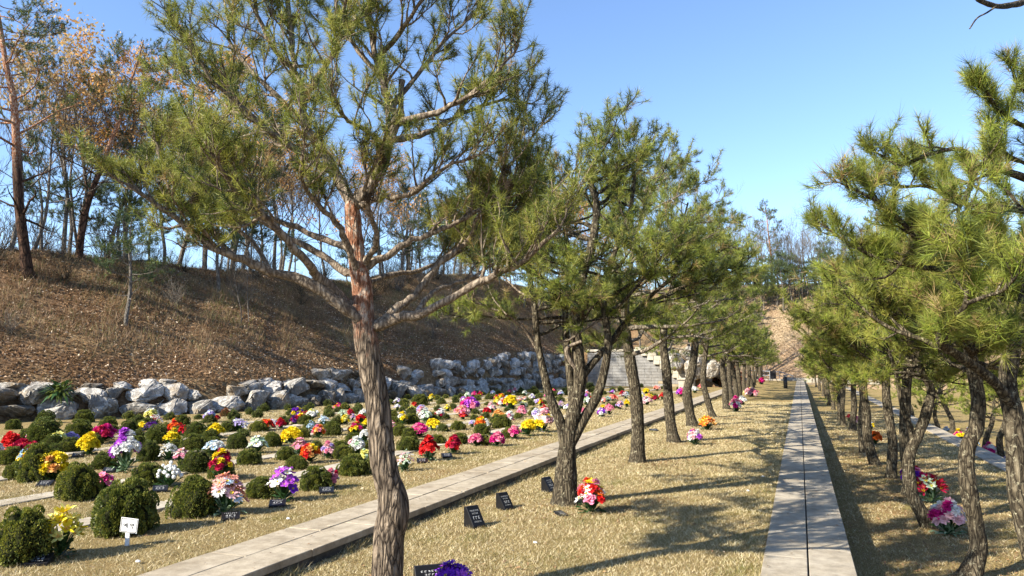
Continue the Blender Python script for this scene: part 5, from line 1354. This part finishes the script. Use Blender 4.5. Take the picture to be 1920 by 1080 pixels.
bar(V, F, cx + 1.6 * u, cz + 4.4 * u, cx + 1.6 * u, cz - .8 * u, t); bar(V, F, cx + 1.6 * u, cz + 2.9 * u, cx + 4.0 * u, cz + 2.9 * u, t); bar(V, F, cx + 1.6 * u, cz + 1.0 * u, cx + 4.0 * u, cz + 1.0 * u, t)
bar(V, F, cx - 3.2 * u, cz - 2.0 * u, cx + 1.9 * u, cz - 2.0 * u, t); bar(V, F, cx + 1.4 * u, cz - 2.0 * u, cx + 1.4 * u, cz - 5.2 * u, t)
V = [(v[0], -.0035, v[2]) for v in V]
link("lettering", mesh_np("lettering", V, [np.array(F)], [M['ink']]), board)
pt = gz(239, 868, Z_L); u = depth(pt) / FPX
root = empty("grave_marker_sign", pt, YAW); tag(root, "small teal square sign with a white mark among the purple flowers", "sign")
bm = bmesh.new(); bm_box(bm, (-5.5 * u, 0, 27 * u), (5.5 * u, .008, 40 * u), 0, .001); bdr = link("board", bm_mesh("board", bm, [M['teal']]), root)
bm = bmesh.new(); bm_box(bm, (-.6 * u, .009, 0), (.6 * u, .016, 34 * u), 0); link("stake", bm_mesh("stake", bm, [M['teal']]), root)
V, F = [], []
for (a, b, c, d) in ((-2, 35, 2, 35), (0, 37, 0, 31), (-2, 33, 2, 33), (-2.4, 30.5, -.6, 32.6), (2.4, 30.5, .6, 32.6), (-1.5, 37.4, -.8, 35.8), (1.5, 37.4, .8, 35.8)): bar(V, F, a * u, b * u, c * u, d * u, .8 * u)
link("lettering", mesh_np("lettering", [(v[0], -.003, v[2]) for v in V], [np.array(F)], [M['white']]), bdr)

# ---------------------------------------------------------------- far end: bollard, easel sign, handrail, steps
pb = gz(1473, 728, Z_T)
root = empty("bollard_lamp", pb); tag(root, "black bollard lamp on the lawn left of the path's far end", "bollard")
bm = bmesh.new(); bmesh.ops.create_cone(bm, cap_ends=True, segments=20, radius1=.13, radius2=.13, depth=.78, matrix=Matrix.Translation((0, 0, .39))); link("post", bm_mesh("post", bm, [M['black']], True), root)
bm = bmesh.new(); bmesh.ops.create_cone(bm, cap_ends=True, segments=20, radius1=.155, radius2=.15, depth=.08, matrix=Matrix.Translation((0, 0, .88))); link("cap", bm_mesh("cap", bm, [M['steel']], True), root)
bm = bmesh.new(); bmesh.ops.create_cone(bm, cap_ends=True, segments=20, radius1=.09, radius2=.09, depth=.06, matrix=Matrix.Translation((0, 0, .81))); link("lens", bm_mesh("lens", bm, [M['white']], True), root)
pe = gz(1450, 716, Z_T)
root = empty("easel_sign", pe, YAW); tag(root, "small black board on splayed legs at the far end of the lawn", "sign board")
bm = bmesh.new(); bm_box(bm, (-.28, 0, .3), (.28, .04, 1.0), 0, .01); link("board", bm_mesh("board", bm, [M['black']]), root)
for sx in (-1, 1):
    W = Wood(); W.tube([(sx * .2, .02, .4), (sx * .38, -.12, 0)], [.025, .02], 6); link("leg", W.mesh("leg", M['black']), root)
root = empty("handrail", (-1.6, 78.3, 0)); tag(root, "low grey metal handrail sloping down to the path's far end", "handrail")
W = Wood(); W.tube([(-3.0, 0, 1.0), (-.2, 0, .85), (1.0, 0, .45)], [.04] * 3, 6); W.tube([(-3.0, 0, .55), (-.2, 0, .45), (1.0, 0, .12)], [.03] * 3, 6); link("rail", W.mesh("rail", M['steel']), root)
for x in (-3.0, -2.1, -1.2, -.3, .9):
    W = Wood(); W.tube([(x, 0, 0), (x, 0, .95 if x < .5 else .5)], [.03, .03], 6); link("post", W.mesh("post", M['steel']), root)
bm = bmesh.new()
bm_box(bm, (-6, 78.6, -.3), (7, 79.0, .12), 0, .01); bm_box(bm, (-1.6, 79.0, -.3), (1.8, 79.35, .26), 0, .01)
tag(link("kerb", bm_mesh("kerb", bm, [M['block2']])), "pale stone kerb and step at the far end of the central walkway", kind='structure')
# pale pebbles on the lawns
bm = bmesh.new(); bmesh.ops.create_icosphere(bm, subdivisions=2, radius=.017)
for v in bm.verts: v.co = Vector((v.co.x * (1.2 + noise.noise(v.co * 40)), v.co.y, v.co.z * .6))
PB = bm_mesh("pebble", bm, [M['white']], True)
for i, (px, py, z, t) in enumerate([(1003, 1020, Z_T, "in the middle of the tree row lawn"), (986, 888, Z_T, "at the kerb foot behind the wedge stones"), (258, 1056, Z_L, "right below the white placard"), (540, 975, Z_L, "beside the left walkway"), (1430, 895, Z_T, "left of the central walkway"), (1402, 922, Z_T, "in the tree shadow nearest the central walkway")]):
    o = link("pebble", PB, None, gz(px, py, z) + Vector((0, 0, .015))); tag(o, "small pale stone lying " + t, "stone", "pale stones on the lawns")
print("objects", len(bpy.data.objects), "polys", sum(len(m.polygons) for m in bpy.data.meshes))
